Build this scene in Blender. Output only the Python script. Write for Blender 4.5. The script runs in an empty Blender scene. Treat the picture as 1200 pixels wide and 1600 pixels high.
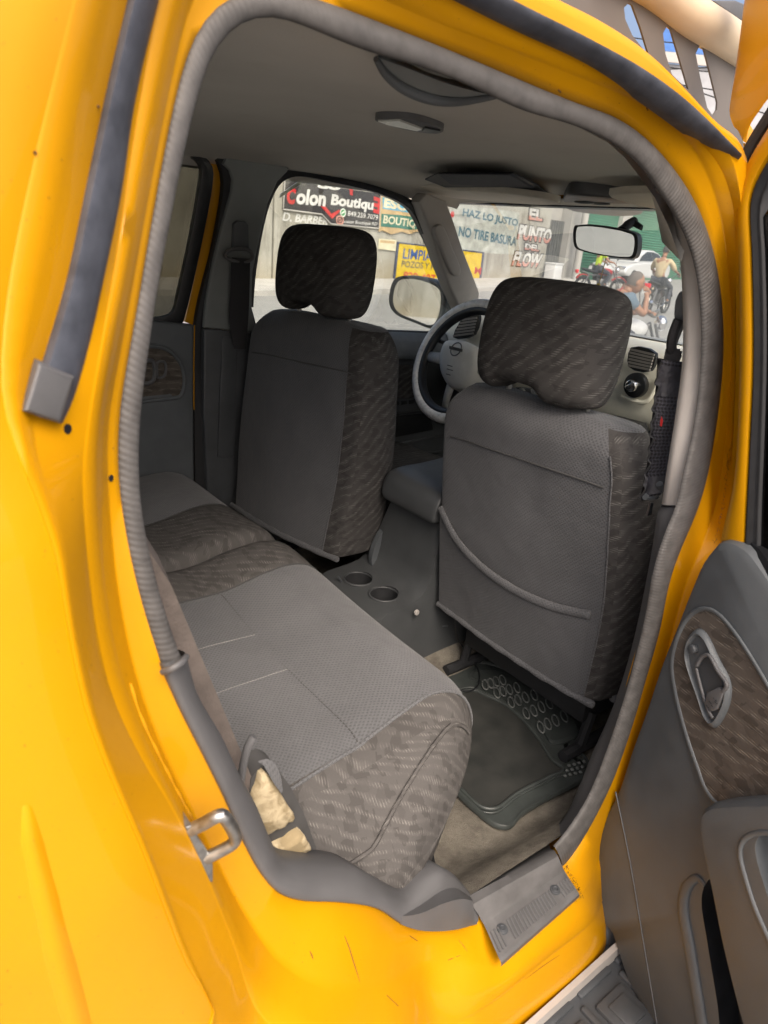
import bpy, bmesh, math, random
from mathutils import Vector, Matrix, noise as mnoise
random.seed(7)
C = bpy.context.scene.collection
SC = bpy.context.scene
R_ = math.radians
# ------------------------------------------------------------------ camera
CAMP = Vector((-1.0, -1.22, 1.56)); HEAD, PITCH, ROLL, FPX = R_(50.5), R_(21.5), R_(5.0), 1090.0
_f = Vector((math.cos(HEAD)*math.cos(PITCH), math.sin(HEAD)*math.cos(PITCH), -math.sin(PITCH)))
_r0 = Vector((math.sin(HEAD), -math.cos(HEAD), 0)); _u0 = _r0.cross(_f)
CR = _r0*math.cos(ROLL) + _u0*math.sin(ROLL); CU = -_r0*math.sin(ROLL) + _u0*math.cos(ROLL); CF = _f
cd = bpy.data.cameras.new('camera'); cam = bpy.data.objects.new('camera', cd); C.objects.link(cam)
m = Matrix.Identity(4)
for i in range(3):
    m[i][0], m[i][1], m[i][2], m[i][3] = CR[i], CU[i], -CF[i], CAMP[i]
cam.matrix_world = m
cd.sensor_fit = 'VERTICAL'; cd.sensor_height = 36; cd.sensor_width = 27
cd.lens = FPX/1600*36; cd.clip_start = 0.02; cd.clip_end = 2000
cd.dof.use_dof = True; cd.dof.focus_distance = 1.6; cd.dof.aperture_fstop = 9.0
SC.camera = cam
# ------------------------------------------------------------------ light
SUN_EL, SUN_AZ = R_(50), R_(-112)          # hazy sun on the open right side of the truck
w = bpy.data.worlds.new('World'); SC.world = w; w.use_nodes = True
nt = w.node_tree; bg = nt.nodes['Background']
sky = nt.nodes.new('ShaderNodeTexSky'); sky.sky_type = 'NISHITA'; sky.sun_disc = False
sky.sun_elevation = SUN_EL; sky.sun_rotation = R_(90) - SUN_AZ
sky.dust_density = 9.0; sky.air_density = 0.75; sky.ozone_density = 0.4; sky.altitude = 0
nt.links.new(sky.outputs[0], bg.inputs[0]); bg.inputs[1].default_value = 0.15
sd = bpy.data.lights.new('sun', 'SUN'); sd.energy = 0.5; sd.angle = R_(40); sd.color = (1, .975, .94)
so = bpy.data.objects.new('sun', sd); C.objects.link(so)
so.rotation_euler = Vector((math.cos(SUN_AZ)*math.cos(SUN_EL), math.sin(SUN_AZ)*math.cos(SUN_EL), math.sin(SUN_EL))).to_track_quat('Z', 'Y').to_euler()
SC.view_settings.view_transform = 'Standard'; SC.view_settings.look = 'None'
SC.view_settings.exposure = 1.15; SC.view_settings.gamma = 1.0
SC.render.engine = 'CYCLES'; SC.cycles.use_denoising = True
SC.cycles.max_bounces = 8; SC.cycles.diffuse_bounces = 5; SC.cycles.transparent_max_bounces = 12
SC.cycles.sample_clamp_indirect = 6.0; SC.cycles.caustics_reflective = False; SC.cycles.caustics_refractive = False
# ------------------------------------------------------------------ helpers: measuring points on real planes of the place
def ray(x, y): return CF + CR*((x-600)/FPX) - CU*((y-800)/FPX)
def onp(x, y, ax, v):
    d = ray(x, y); return CAMP + d*((v-CAMP[ax])/d[ax])
def PX(x, y, v): return onp(x, y, 0, v)
def PY(x, y, v): return onp(x, y, 1, v)
def PZ(x, y, v): return onp(x, y, 2, v)
def onplane(x, y, p0, n):
    d = ray(x, y); return CAMP + d*((Vector(p0)-CAMP).dot(n)/d.dot(n))
def yF(z):                                   # the body side leans inwards above the belt
    t = min(max((z-1.05)/.65, 0), 1.15); return .735 - .105*t*t*(1.6-.6*t)
def SS(x, y, off=0, side=-1):                # a point on the body side, off metres outside the door flange
    d = ray(x, y); Y = side*(.7+off); p = None
    for _ in range(12):
        p = CAMP + d*((Y-CAMP[1])/d[1]); Y = side*(yF(p.z)+off)
    return p
def cr(pts, n, closed=False):                # smooth curve through points
    pts = [Vector(p) for p in pts]; N = len(pts); out = []
    segs = N if closed else N-1
    for s in range(segs):
        if closed: a, b, c, d = (pts[(s+k-1) % N] for k in range(4))
        else: a, b, c, d = pts[max(s-1, 0)], pts[s], pts[s+1], pts[min(s+2, N-1)]
        # centripetal
        t0 = 0; t1 = t0+max((b-a).length, 1e-5)**.5; t2 = t1+max((c-b).length, 1e-5)**.5; t3 = t2+max((d-c).length, 1e-5)**.5
        for k in range(n):
            t = t1+(t2-t1)*k/n
            A1 = a*((t1-t)/(t1-t0))+b*((t-t0)/(t1-t0)) if t1-t0 > 1e-2 else b.copy()
            A2 = b*((t2-t)/(t2-t1))+c*((t-t1)/(t2-t1)); A3 = c*((t3-t)/(t3-t2))+d*((t-t2)/(t3-t2)) if t3-t2 > 1e-2 else c.copy()
            B1 = A1*((t2-t)/(t2-t0))+A2*((t-t0)/(t2-t0)); B2 = A2*((t3-t)/(t3-t1))+A3*((t-t1)/(t3-t1))
            out.append(B1*((t2-t)/(t2-t1))+B2*((t-t1)/(t2-t1)))
    if not closed: out.append(pts[-1].copy())
    return out
def resample(pts, n):
    L = [0]
    for i in range(1, len(pts)): L.append(L[-1]+(pts[i]-pts[i-1]).length)
    out = []; j = 0
    for k in range(n):
        s = L[-1]*k/(n-1)
        while j < len(L)-2 and L[j+1] < s: j += 1
        t = (s-L[j])/max(L[j+1]-L[j], 1e-9); out.append(pts[j].lerp(pts[j+1], min(max(t, 0), 1)))
    return out
def curve(pts, n): return resample(cr(pts, 10), n)

class MB:
    """collects shapes; build() links them as ONE mesh object"""
    def __init__(s): s.V = []; s.F = []; s.M = []; s.U = {}
    def add(s, V, F, mi=0, uv=None):
        o = len(s.V); s.V += [Vector(v) for v in V]
        for k, f in enumerate(F):
            s.F.append([i+o for i in f]); s.M.append(mi[k] if isinstance(mi, list) else mi)
            if uv: s.U[len(s.F)-1] = [uv[i] for i in f]
        return s
    def grid(s, rows, cu=False, cv=False, mi=0, uv=True, capu=False):
        nr = len(rows); nc = len(rows[0]); V = [p for r in rows for p in r]; F = []; ms = []
        for i in range(nr if cu else nr-1):
            for j in range(nc if cv else nc-1):
                a, b = i, (i+1) % nr; c, d = j, (j+1) % nc
                F.append([a*nc+c, a*nc+d, b*nc+d, b*nc+c]); ms.append(mi(i, j) if callable(mi) else mi)
        if capu: F += [list(range(nc))[::-1], [(nr-1)*nc+j for j in range(nc)]]; ms += [ms[0], ms[-1]]
        UV = None
        if uv:
            UV = []; acc = 0
            for i in range(nr):
                if i: acc += (rows[i][nc//2]-rows[i-1][nc//2]).length
                u = 0
                for j in range(nc):
                    if j: u += (rows[i][j]-rows[i][j-1]).length
                    UV.append((u, acc))
        return s.add(V, F, ms, UV)
    def tube(s, path, r, n=8, mi=0, closed=False, caps=True, flat=1.0, up=None):
        path = [Vector(p) for p in path]; N = len(path); rows = []; prev = None
        for i in range(N):
            if closed: t = path[(i+1) % N]-path[i-1]
            else: t = path[min(i+1, N-1)]-path[max(i-1, 0)]
            t = t.normalized() if t.length > 1e-9 else Vector((0, 0, 1))
            if prev is None:
                a = Vector(up) if up else (Vector((0, 0, 1)) if abs(t.z) < .9 else Vector((1, 0, 0)))
            else: a = prev
            a = (a-t*a.dot(t)); a = a.normalized() if a.length > 1e-6 else t.orthogonal().normalized()
            prev = a; b = t.cross(a); rr = r[i] if isinstance(r, (list, tuple)) else r
            rows.append([path[i]+a*(rr*flat*math.cos(k*2*math.pi/n))+b*(rr*math.sin(k*2*math.pi/n)) for k in range(n)])
        return s.grid(rows, cu=closed, cv=True, mi=mi, capu=caps and not closed, uv=False)
    def box(s, c, size, rot=None, bev=0, mi=0, seg=2):
        b = bmesh.new(); bmesh.ops.create_cube(b, size=1); bmesh.ops.scale(b, vec=size, verts=b.verts)
        if bev: bmesh.ops.bevel(b, geom=b.edges[:], offset=bev, segments=seg, profile=.5, affect='EDGES')
        return s.bm(b, c, rot, mi)
    def cyl(s, c, r1, r2, h, rot=None, n=24, bev=0, mi=0):
        b = bmesh.new(); bmesh.ops.create_cone(b, cap_ends=True, segments=n, radius1=r1, radius2=r2, depth=h)
        if bev:
            e = [e for e in b.edges if len(e.link_faces) == 2 and max(len(f.verts) for f in e.link_faces) > 4]
            bmesh.ops.bevel(b, geom=e, offset=bev, segments=2, profile=.5, affect='EDGES')
        return s.bm(b, c, rot, mi)
    def ball(s, c, r, rot=None, mi=0, seg=20):
        b = bmesh.new(); bmesh.ops.create_uvsphere(b, u_segments=seg, v_segments=seg*2//3, radius=1)
        bmesh.ops.scale(b, vec=(r, r, r) if isinstance(r, (int, float)) else r, verts=b.verts)
        return s.bm(b, c, rot, mi)
    def torus(s, c, R, r, rot=None, n=40, k=10, mi=0, flat=1):
        M = rot.to_matrix() if hasattr(rot, 'to_matrix') else (rot or Matrix.Identity(3)); c = Vector(c)
        rows = [[c+M @ Vector(((R+r*math.cos(b))*math.cos(a), (R+r*math.cos(b))*math.sin(a), r*flat*math.sin(b)))
                 for b in (q*2*math.pi/k for q in range(k))] for a in (p*2*math.pi/n for p in range(n))]
        return s.grid(rows, True, True, mi, uv=False)
    def bm(s, b, c=(0, 0, 0), rot=None, mi=0):
        M = rot.to_matrix() if hasattr(rot, 'to_matrix') else (rot or Matrix.Identity(3)); c = Vector(c)
        b.verts.index_update(); V = [c+M @ v.co for v in b.verts]; F = [[v.index for v in f.verts] for f in b.faces]; b.free()
        return s.add(V, F, mi)
    def slab(s, pts, th, mi=0, bev=0, seg=3, dome=0):
        """polygon pts (any plane) given thickness vector th, front = pts side"""
        pts = [Vector(p) for p in pts]; th = Vector(th); n = len(pts); b = bmesh.new()
        v0 = [b.verts.new(p) for p in pts]; v1 = [b.verts.new(p+th) for p in pts]
        b.faces.new(v0); b.faces.new(v1[::-1])
        for i in range(n): b.faces.new([v0[i], v0[i-1], v1[i-1], v1[i]])
        bmesh.ops.recalc_face_normals(b, faces=b.faces[:])
        if bev:
            e = [b.edges.get((v0[i], v0[i-1])) for i in range(n)]
            bmesh.ops.bevel(b, geom=e, offset=bev, segments=seg, profile=.5, affect='EDGES', clamp_overlap=True)
        return s.bm(b, mi=mi)
    def build(s, name, mats, parent=None, smooth=True, sharp=35, sub=0, recalc=True):
        me = bpy.data.meshes.new(name); me.from_pydata([tuple(v) for v in s.V], [], s.F)
        mats = mats if isinstance(mats, (list, tuple)) else [mats]
        for q in mats: me.materials.append(q)
        ul = me.uv_layers.new(name='UVMap')
        for p in me.polygons:
            p.material_index = min(s.M[p.index], len(mats)-1); p.use_smooth = smooth
            if p.index in s.U:
                for li, q in zip(p.loop_indices, s.U[p.index]): ul.data[li].uv = q
            else:
                nn = p.normal; ax = max(range(3), key=lambda k: abs(nn[k])); a, c = [(1, 2), (0, 2), (0, 1)][ax]
                for li in p.loop_indices:
                    co = me.vertices[me.loops[li].vertex_index].co; ul.data[li].uv = (-co[a] if ax == 1 else co[a], co[c])
        if recalc:
            b = bmesh.new(); b.from_mesh(me); bmesh.ops.recalc_face_normals(b, faces=b.faces[:]); b.to_mesh(me); b.free()
        if smooth and sharp: me.set_sharp_from_angle(angle=R_(sharp))
        me.update(); o = bpy.data.objects.new(name, me); C.objects.link(o)
        if sub:
            md = o.modifiers.new('s', 'SUBSURF'); md.levels = md.render_levels = sub
        while parent is not None and parent.parent is not None and parent.parent.parent is not None: parent = parent.parent   # thing > part > sub-part, no deeper
        if parent is not None:
            o.parent = parent
            if parent.type == 'EMPTY' and parent.get('_w'): o.matrix_parent_inverse = Matrix.Translation(-parent.location)
        return o
def world_empty(name, loc, label, cat, group=None):   # children keep world coordinates
    o = bpy.data.objects.new(name, None); C.objects.link(o); o.location = loc; o['_w'] = 1; o.empty_display_size = .1
    return tag(o, label, cat, group)
def local_empty(name, loc, rz, label, cat, group=None, tilt=(0, 0)):
    o = bpy.data.objects.new(name, None); C.objects.link(o); o.location = loc; o.rotation_euler = (tilt[0], tilt[1], rz); o.empty_display_size = .1
    return tag(o, label, cat, group)
def tag(o, label=None, cat=None, group=None, kind=None):
    if label: o['label'] = label
    if cat: o['category'] = cat
    if group: o['group'] = group
    if kind: o['kind'] = kind
    return o
def apply_mods(o):
    dg = bpy.context.evaluated_depsgraph_get(); dg.update()
    me = bpy.data.meshes.new_from_object(o.evaluated_get(dg)); o.modifiers.clear(); o.data = me; return o
def cut(o, cutters):
    for c in cutters:
        c.hide_render = True
        md = o.modifiers.new('b', 'BOOLEAN'); md.operation = 'DIFFERENCE'; md.object = c; md.solver = 'EXACT'
    bpy.context.view_layer.update(); apply_mods(o)
    for c in cutters: bpy.data.objects.remove(c)
    for p in o.data.polygons: p.use_smooth = True
    o.data.set_sharp_from_angle(angle=R_(35))
    return o
def text_mesh(s, bold=0.0, shear=0):
    cu = bpy.data.curves.new('t', 'FONT'); cu.body = s; cu.size = 1; cu.offset = bold; cu.shear = shear; cu.extrude = .0; cu.resolution_u = 3
    o = bpy.data.objects.new('t', cu); C.objects.link(o); bpy.context.view_layer.update()
    me = bpy.data.meshes.new_from_object(o.evaluated_get(bpy.context.evaluated_depsgraph_get()))
    V = [v.co.copy() for v in me.vertices]; F = [list(p.vertices) for p in me.polygons]
    bpy.data.objects.remove(o); bpy.data.curves.remove(cu); bpy.data.meshes.remove(me)
    return V, F
def letters(mb, s, bl, br, tl, nrm, bold=.0, mi=0, shear=0, th=.006):
    """lettering s filling the parallelogram bl, br, tl; raised th along nrm"""
    V, F = text_mesh(s, bold, shear); x0 = min(v.x for v in V); x1 = max(v.x for v in V); y0 = min(v.y for v in V); y1 = max(v.y for v in V)
    bl, br, tl, nrm = Vector(bl), Vector(br), Vector(tl), Vector(nrm)
    mb.add([bl+(br-bl)*((v.x-x0)/(x1-x0))+(tl-bl)*((v.y-y0)/(y1-y0))+nrm*th for v in V], F, mi)
# ------------------------------------------------------------------ materials
class N:
    def __init__(s, name):
        s.m = bpy.data.materials.new(name); s.m.use_nodes = True; s.t = s.m.node_tree; s.p = s.t.nodes['Principled BSDF']; s.o = s.t.nodes['Material Output']
    def n(s, ty, ins=None, **kw):
        q = s.t.nodes.new('ShaderNode'+ty)
        for k, v in kw.items(): setattr(q, k, v)
        for k, v in (ins or {}).items(): s.s(q.inputs[k], v)
        return q
    def s(s, sock, v):
        if isinstance(v, bpy.types.NodeSocket): s.t.links.new(v, sock)
        else: sock.default_value = (*v, 1) if isinstance(v, tuple) and len(v) == 3 and sock.type == 'RGBA' else v
    def math(s, op, a, b=0.0, c=None):
        q = s.n('Math', operation=op); s.s(q.inputs[0], a); s.s(q.inputs[1], b)
        if c is not None: s.s(q.inputs[2], c)
        return q.outputs[0]
    def mix(s, f, a, b, mode='MIX'):
        q = s.n('Mix', data_type='RGBA', blend_type=mode); s.s(q.inputs[0], f); s.s(q.inputs[6], a); s.s(q.inputs[7], b); return q.outputs[2]
    def ramp(s, f, lo, hi):
        q = s.n('MapRange'); s.s(q.inputs[0], f); q.inputs[1].default_value = lo; q.inputs[2].default_value = hi; return q.outputs[0]
    def co(s, kind='Object'): return s.n('TexCoord').outputs[kind]
    def noise(s, sc, det=4, co=None, rough=.55, dist=0):
        q = s.n('TexNoise', {'Scale': sc, 'Detail': det, 'Roughness': rough, 'Distortion': dist}); s.t.links.new(co or s.co(), q.inputs[0]); return q.outputs[0]
    def sep(s, v):
        q = s.n('SeparateXYZ'); s.t.links.new(v, q.inputs[0]); return q.outputs
    def xf(s, v, scale=(1, 1, 1), rot=0, loc=(0, 0, 0)):
        q = s.n('Mapping'); s.t.links.new(v, q.inputs[0]); q.inputs['Scale'].default_value = scale; q.inputs['Rotation'].default_value = (0, 0, rot); q.inputs['Location'].default_value = loc; return q.outputs[0]
    def bump(s, h, dist=.001, st=1.0):
        q = s.n('Bump', {'Height': h, 'Strength': st, 'Distance': dist}); s.t.links.new(q.outputs[0], s.p.inputs['Normal']); return q
    def set(s, **k):
        for a, v in k.items(): s.s(s.p.inputs[a.replace('_', ' ')], v)
        return s
def plain(name, col, rough=.5, metal=0, var=.12, sc=40, bump=0, bsc=600, coat=0, spec=.5):
    q = N(name); f = q.noise(sc, 5)
    lo = tuple(c*(1-var) for c in col); hi = tuple(min(c*(1+var), 1) for c in col)
    q.set(Base_Color=q.mix(q.ramp(f, .3, .7), lo, hi), Roughness=q.math('MULTIPLY_ADD', f, .25, rough-.12), Metallic=metal, Specular_IOR_Level=spec)
    if coat: q.set(Coat_Weight=coat, Coat_Roughness=.06)
    if bump: q.bump(q.noise(bsc, 2), bump)
    return q.m
MT = {}
# yellow body paint: enamel with faint dirt, dust specks and orange peel
q = N('yellow_paint'); f = q.noise(6, 5); d = q.noise(55, 6, rough=.7); sp = q.noise(330, 2)
c = q.mix(q.ramp(f, .3, .7), (.495, .230, .0006), (.540, .253, .0008))
c = q.mix(q.math('MULTIPLY', q.ramp(d, .64, .82), .18), c, (.36, .16, .012))
c = q.mix(q.math('MULTIPLY', q.ramp(sp, .735, .76), .7), c, (.10, .06, .02))
q.set(Base_Color=c, Roughness=q.math('MULTIPLY_ADD', d, .2, .34), Coat_Weight=.28, Coat_Roughness=.04, Specular_IOR_Level=.22); q.bump(q.noise(260, 2), .00012, .5); MT['yellow'] = q.m
# ribbed weatherstrip
q = N('ribbed_rubber'); uv = q.sep(q.co('UV')); rib = q.math('SINE', q.math('MULTIPLY', uv[1], 2*math.pi/.0056)); f = q.noise(60, 4); ox = q.sep(q.co()); msk = q.ramp(q.math('ABSOLUTE', q.math('ADD', ox[0], .40)), .16, .36)
q.set(Base_Color=q.mix(q.ramp(f, .3, .7), (.058, .056, .055), (.092, .089, .087)), Roughness=.62); q.bump(q.math('MULTIPLY', q.math('MULTIPLY_ADD', rib, .5, .5), msk), .0007, .45); MT['rib'] = q.m
MT['seal'] = plain('smooth_rubber', (.14, .16, .155), .6, var=.15, sc=25, bump=.0003)
q = N('sealing_strip'); f = q.noise(30, 5, rough=.65); g = q.noise(8, 4)
q.set(Base_Color=q.mix(q.ramp(f, .35, .7), (.042, .047, .060), (.085, .094, .118)), Roughness=q.math('MULTIPLY_ADD', g, .5, .25)); q.bump(f, .001, .4); MT['strip'] = q.m
MT['plastic'] = plain('grey_plastic', (.088, .098, .106), .48, var=.1, sc=22, bump=.00035, bsc=900)
MT['plastic_dark'] = plain('charcoal_plastic', (.055, .06, .066), .45, var=.12, sc=22, bump=.0003, bsc=900)
MT['trimlight'] = plain('light_grey_plastic', (.38, .36, .34), .55, var=.08, sc=12, bump=.0003, bsc=900)
MT['visor'] = plain('beige_vinyl', (.62, .57, .48), .6, var=.05, bump=.0003)
MT['pillar'] = plain('pillar_grey_plastic', (.19, .205, .205), .5, var=.08, sc=12, bump=.0003, bsc=900)
MT['console'] = plain('console_plastic', (.056, .060, .063), .4, var=.1, sc=22, bump=.0003, bsc=900)
MT['hub'] = plain('pale_hub_plastic', (.72, .72, .69), .4, var=.06, sc=30, bump=.0002)
MT['trimmid'] = plain('mid_grey_plastic', (.094, .095, .099), .5, var=.1, sc=16, bump=.0003, bsc=900)
MT['black'] = plain('black_plastic', (.012, .013, .015), .4, var=.3)
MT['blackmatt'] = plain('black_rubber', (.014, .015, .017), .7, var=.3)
MT['beige'] = plain('pale_beige_plastic', (.86, .83, .72), .5, var=.04, bump=.0002)
MT['chrome'] = plain('chrome', (.75, .75, .77), .15, metal=1, var=.1)
MT['steel'] = plain('dull_steel', (.38, .38, .37), .45, metal=1, var=.25, sc=120)
MT['silver'] = plain('silver_cover', (.78, .78, .77), .3, var=.15, sc=60, bump=.002, bsc=90, spec=.7)
MT['matlight'] = plain('lightened_mat_rubber', (.13, .14, .135), .5, var=.2, sc=30)  # studs and dots coloured lighter so they read in the dark footwell
MT['mat'] = plain('black_mat_rubber', (.045, .052, .050), .4, var=.2, sc=30, bump=.0002)
q = N('treaded_rubber'); v = q.n('TexVoronoi', {'Scale': 88.0, 'Randomness': 0.0}); q.t.links.new(q.xf(q.co(), rot=.5), v.inputs[0]); f = q.noise(18, 5)
q.set(Base_Color=q.mix(q.ramp(f, .3, .7), (.030, .032, .027), (.055, .055, .046)), Roughness=.5)
q.set(Base_Color=q.mix(q.math('MULTIPLY', q.ramp(v.outputs[0], .36, .22), .6), q.mix(q.ramp(f, .3, .7), (.022, .024, .023), (.042, .043, .040)), (.11, .112, .105))); q.bump(q.ramp(v.outputs[0], .34, .2), .0012, .8); MT['tread'] = q.m
# headliner felt, carpet
q = N('headliner_felt'); f = q.noise(700, 3); g = q.noise(3.5, 4); st = q.noise(9, 5, rough=.7)
c = q.mix(q.ramp(g, .3, .7), (.50, .485, .445), (.58, .565, .52)); c = q.mix(q.math('MULTIPLY', q.ramp(st, .58, .75), .3), c, (.42, .38, .33))
q.set(Base_Color=q.mix(q.math('MULTIPLY', f, .3), c, (.40, .38, .36)), Roughness=.95, Specular_IOR_Level=.1); q.bump(f, .0008, .7); MT['liner'] = q.m
q = N('dusty_carpet'); f = q.noise(500, 4); g = q.noise(11, 7, rough=.72)
c = q.mix(q.ramp(g, .35, .65), (.12, .108, .09), (.31, .285, .235)); q.set(Base_Color=q.mix(q.math('MULTIPLY', f, .6), c, (.05, .048, .045)), Roughness=1.0, Specular_IOR_Level=.05); q.bump(f, .003, 1); MT['carpet'] = q.m
# plain woven seat cloth: small staggered dots
def cloth(name, base, dark):
    q = N(name); uv = q.co('UV'); r = q.xf(uv, rot=R_(45)); v = q.n('TexVoronoi', {'Scale': 175.0, 'Randomness': .14}); q.t.links.new(r, v.inputs[0])
    dot = q.ramp(v.outputs[0], .42, .18); f = q.noise(5, 5); h = q.noise(900, 2)
    c = q.mix(q.ramp(f, .3, .7), tuple(k*.86 for k in base), tuple(k*1.12 for k in base)); c = q.mix(q.math('MULTIPLY', dot, .48), c, dark)
    c = q.mix(q.math('MULTIPLY', h, .3), c, dark)
    q.set(Base_Color=c, Roughness=.92, Specular_IOR_Level=.12, Sheen_Weight=.15)
    wr = q.noise(11, 3); q.bump(q.math('ADD', q.math('MULTIPLY', dot, -.35), q.math('MULTIPLY', wr, 5.0)), .0018, .9); return q.m
MT['cloth'] = cloth('plain_grey_cloth', (.128, .131, .137), (.046, .046, .048))
MT['cloth_front'] = cloth('plain_charcoal_cloth', (.104, .107, .114), (.040, .040, .042))
# patterned jacquard cloth: slanting rows of short pale threads broken by dark angular patches
def jacq(name, base, dark, thread, ang=R_(50), thr=.5, pitch=.020, hatch=.0042):
    q = N(name); uv = q.co('UV'); wob = q.n('TexNoise', {'Scale': 7.0, 'Detail': 3.0}); q.t.links.new(uv, wob.inputs[0])
    w_ = q.ramp(wob.outputs[0], .25, .75); r = q.sep(q.xf(uv, rot=ang)); s = q.sep(uv)
    row = q.ramp(q.math('SINE', q.math('MULTIPLY', q.math('MULTIPLY_ADD', w_, .034, r[1]), 2*math.pi/pitch)), -.1, 1.0)
    jit = q.n('TexNoise', {'Scale': 300.0, 'Detail': 1.0}); q.t.links.new(uv, jit.inputs[0])
    dash = q.ramp(q.math('SINE', q.math('MULTIPLY', q.math('MULTIPLY_ADD', w_, .004, s[1]), 2*math.pi/hatch)), -.2, .7)
    seg = q.ramp(q.noise(70, 3, co=q.xf(uv, scale=(.6, 1, 1)), rough=.7), .40, .58); fade = q.ramp(q.noise(14, 4, co=uv, rough=.65), .34, .64)
    v = q.n('TexVoronoi', {'Scale': 34.0, 'Randomness': 1.0}, feature='SMOOTH_F1'); q.t.links.new(q.xf(uv, rot=ang+.9, scale=(1, 2.0, 1)), v.inputs[0])
    leaf = q.math('MULTIPLY', q.ramp(v.outputs[0], .36, .30), q.ramp(q.sep(v.outputs[1])[0], .45, .5))
    v2 = q.n('TexVoronoi', {'Scale': 42.0, 'Randomness': 1.0}, distance='CHEBYCHEV'); q.t.links.new(q.xf(uv, rot=ang+.5, scale=(1, 1.9, 1), loc=(3, 5, 0)), v2.inputs[0])
    patch = q.ramp(q.sep(v2.outputs[1])[1], .62, .70)
    th = q.math('MULTIPLY', q.math('MULTIPLY', row, dash), q.math('MULTIPLY', seg, q.math('SUBTRACT', 1.0, leaf)))
    th = q.math('MULTIPLY', th, q.math('MULTIPLY_ADD', fade, .8, .2))
    c = q.mix(q.math('MULTIPLY', patch, .6), base, dark); c = q.mix(q.math('MULTIPLY', jit.outputs[0], .35), c, dark)
    c = q.mix(q.math('MULTIPLY', q.math('MULTIPLY', q.math('MULTIPLY', row, fade), .07), 1.0), c, thread)
    c = q.mix(q.math('MULTIPLY', th, thr), c, thread)
    q.set(Base_Color=c, Roughness=.92, Specular_IOR_Level=.12)
    wr = q.noise(13, 3); q.bump(q.math('ADD', q.math('MULTIPLY', patch, -.6), q.math('ADD', th, q.math('MULTIPLY', wr, 4.0))), .0014, .8); return q.m
MT['jac'] = jacq('patterned_cloth', (.086, .082, .079), (.054, .051, .049), (.33, .315, .295), thr=.42)
MT['jac_front'] = jacq('patterned_dark_cloth', (.055, .053, .052), (.034, .0325, .032), (.29, .28, .265), ang=R_(40), thr=.36, pitch=.022)
MT['jac_door'] = jacq('patterned_door_cloth', (.105, .092, .080), (.055, .048, .042), (.42, .38, .32), ang=R_(-12), thr=.5, pitch=.020)
MT['stitch'] = plain('pale_thread', (.24, .235, .23), .8)
MT['stitchdark'] = plain('dark_thread', (.05, .05, .05), .8)
q = N('exposed_foam'); f = q.noise(38, 5, rough=.6, dist=1.2); g = q.noise(300, 3)
q.set(Base_Color=q.mix(q.ramp(f, .42, .62), (.26, .205, .115), (.46, .385, .25)), Roughness=.95); q.bump(q.math('ADD', f, q.math('MULTIPLY', g, .2)), .0022, 1); MT['foam'] = q.m
MT['belt'] = plain('belt_webbing', (.02, .02, .023), .8, var=.3, sc=300, bump=.0006, bsc=300)
q = N('mesh_cloth'); v = q.n('TexVoronoi', {'Scale': 170.0, 'Randomness': .05}); q.t.links.new(q.co('UV'), v.inputs[0])
q.set(Base_Color=q.mix(q.ramp(v.outputs[0], .3, .5), (.006, .006, .009), (.030, .030, .040)), Roughness=.85); q.bump(v.outputs[0], .002, 1); MT['mesh'] = q.m
# glass
def glass(name, tint, haze, hazecol=(.8, .82, .80), gl=.06):
    q = N(name); t = q.t; t.nodes.remove(q.p)
    tr = q.n('BsdfTransparent'); q.s(tr.inputs[0], tint); g = q.n('BsdfGlossy', {'Roughness': .01}); df = q.n('BsdfDiffuse'); q.s(df.inputs[0], hazecol)
    fr = q.n('LayerWeight', {'Blend': .35}); nz = q.noise(5, 6, rough=.65)
    m1 = q.n('MixShader'); q.s(m1.inputs[0], q.math('MULTIPLY', q.ramp(nz, .2, .8), haze)); q.s(m1.inputs[1], tr.outputs[0]); q.s(m1.inputs[2], df.outputs[0])
    m2 = q.n('MixShader'); q.s(m2.inputs[0], q.math('MULTIPLY_ADD', fr.outputs[0], .25, gl)); q.s(m2.inputs[1], m1.outputs[0]); q.s(m2.inputs[2], g.outputs[0])
    t.links.new(m2.outputs[0], q.o.inputs[0]); return q.m
MT['glass'] = glass('window_glass', (.93, .96, .94), .05)
MT['wsglass'] = glass('dusty_windscreen_glass', (.90, .95, .93), .22)
MT['tint'] = glass('tinted_glass', (.32, .32, .29), .04, (.3, .3, .27))
MT['dark'] = glass('dark_tinted_glass', (.04, .042, .045), .02, (.1, .1, .1))
MT['mirror'] = plain('mirror_silver', (.82, .83, .83), .03, metal=1, var=.02); MT['mirror'].node_tree.nodes['Principled BSDF'].inputs['Roughness'].default_value = .02
for l in list(MT['mirror'].node_tree.links):
    if l.to_socket.name == 'Roughness': MT['mirror'].node_tree.links.remove(l)
q = N('clear_plastic'); q.set(Base_Color=(.8, .82, .82), Roughness=.12, Alpha=.35); q.bump(q.noise(40, 3), .004, 1); MT['clear'] = q.m
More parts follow.
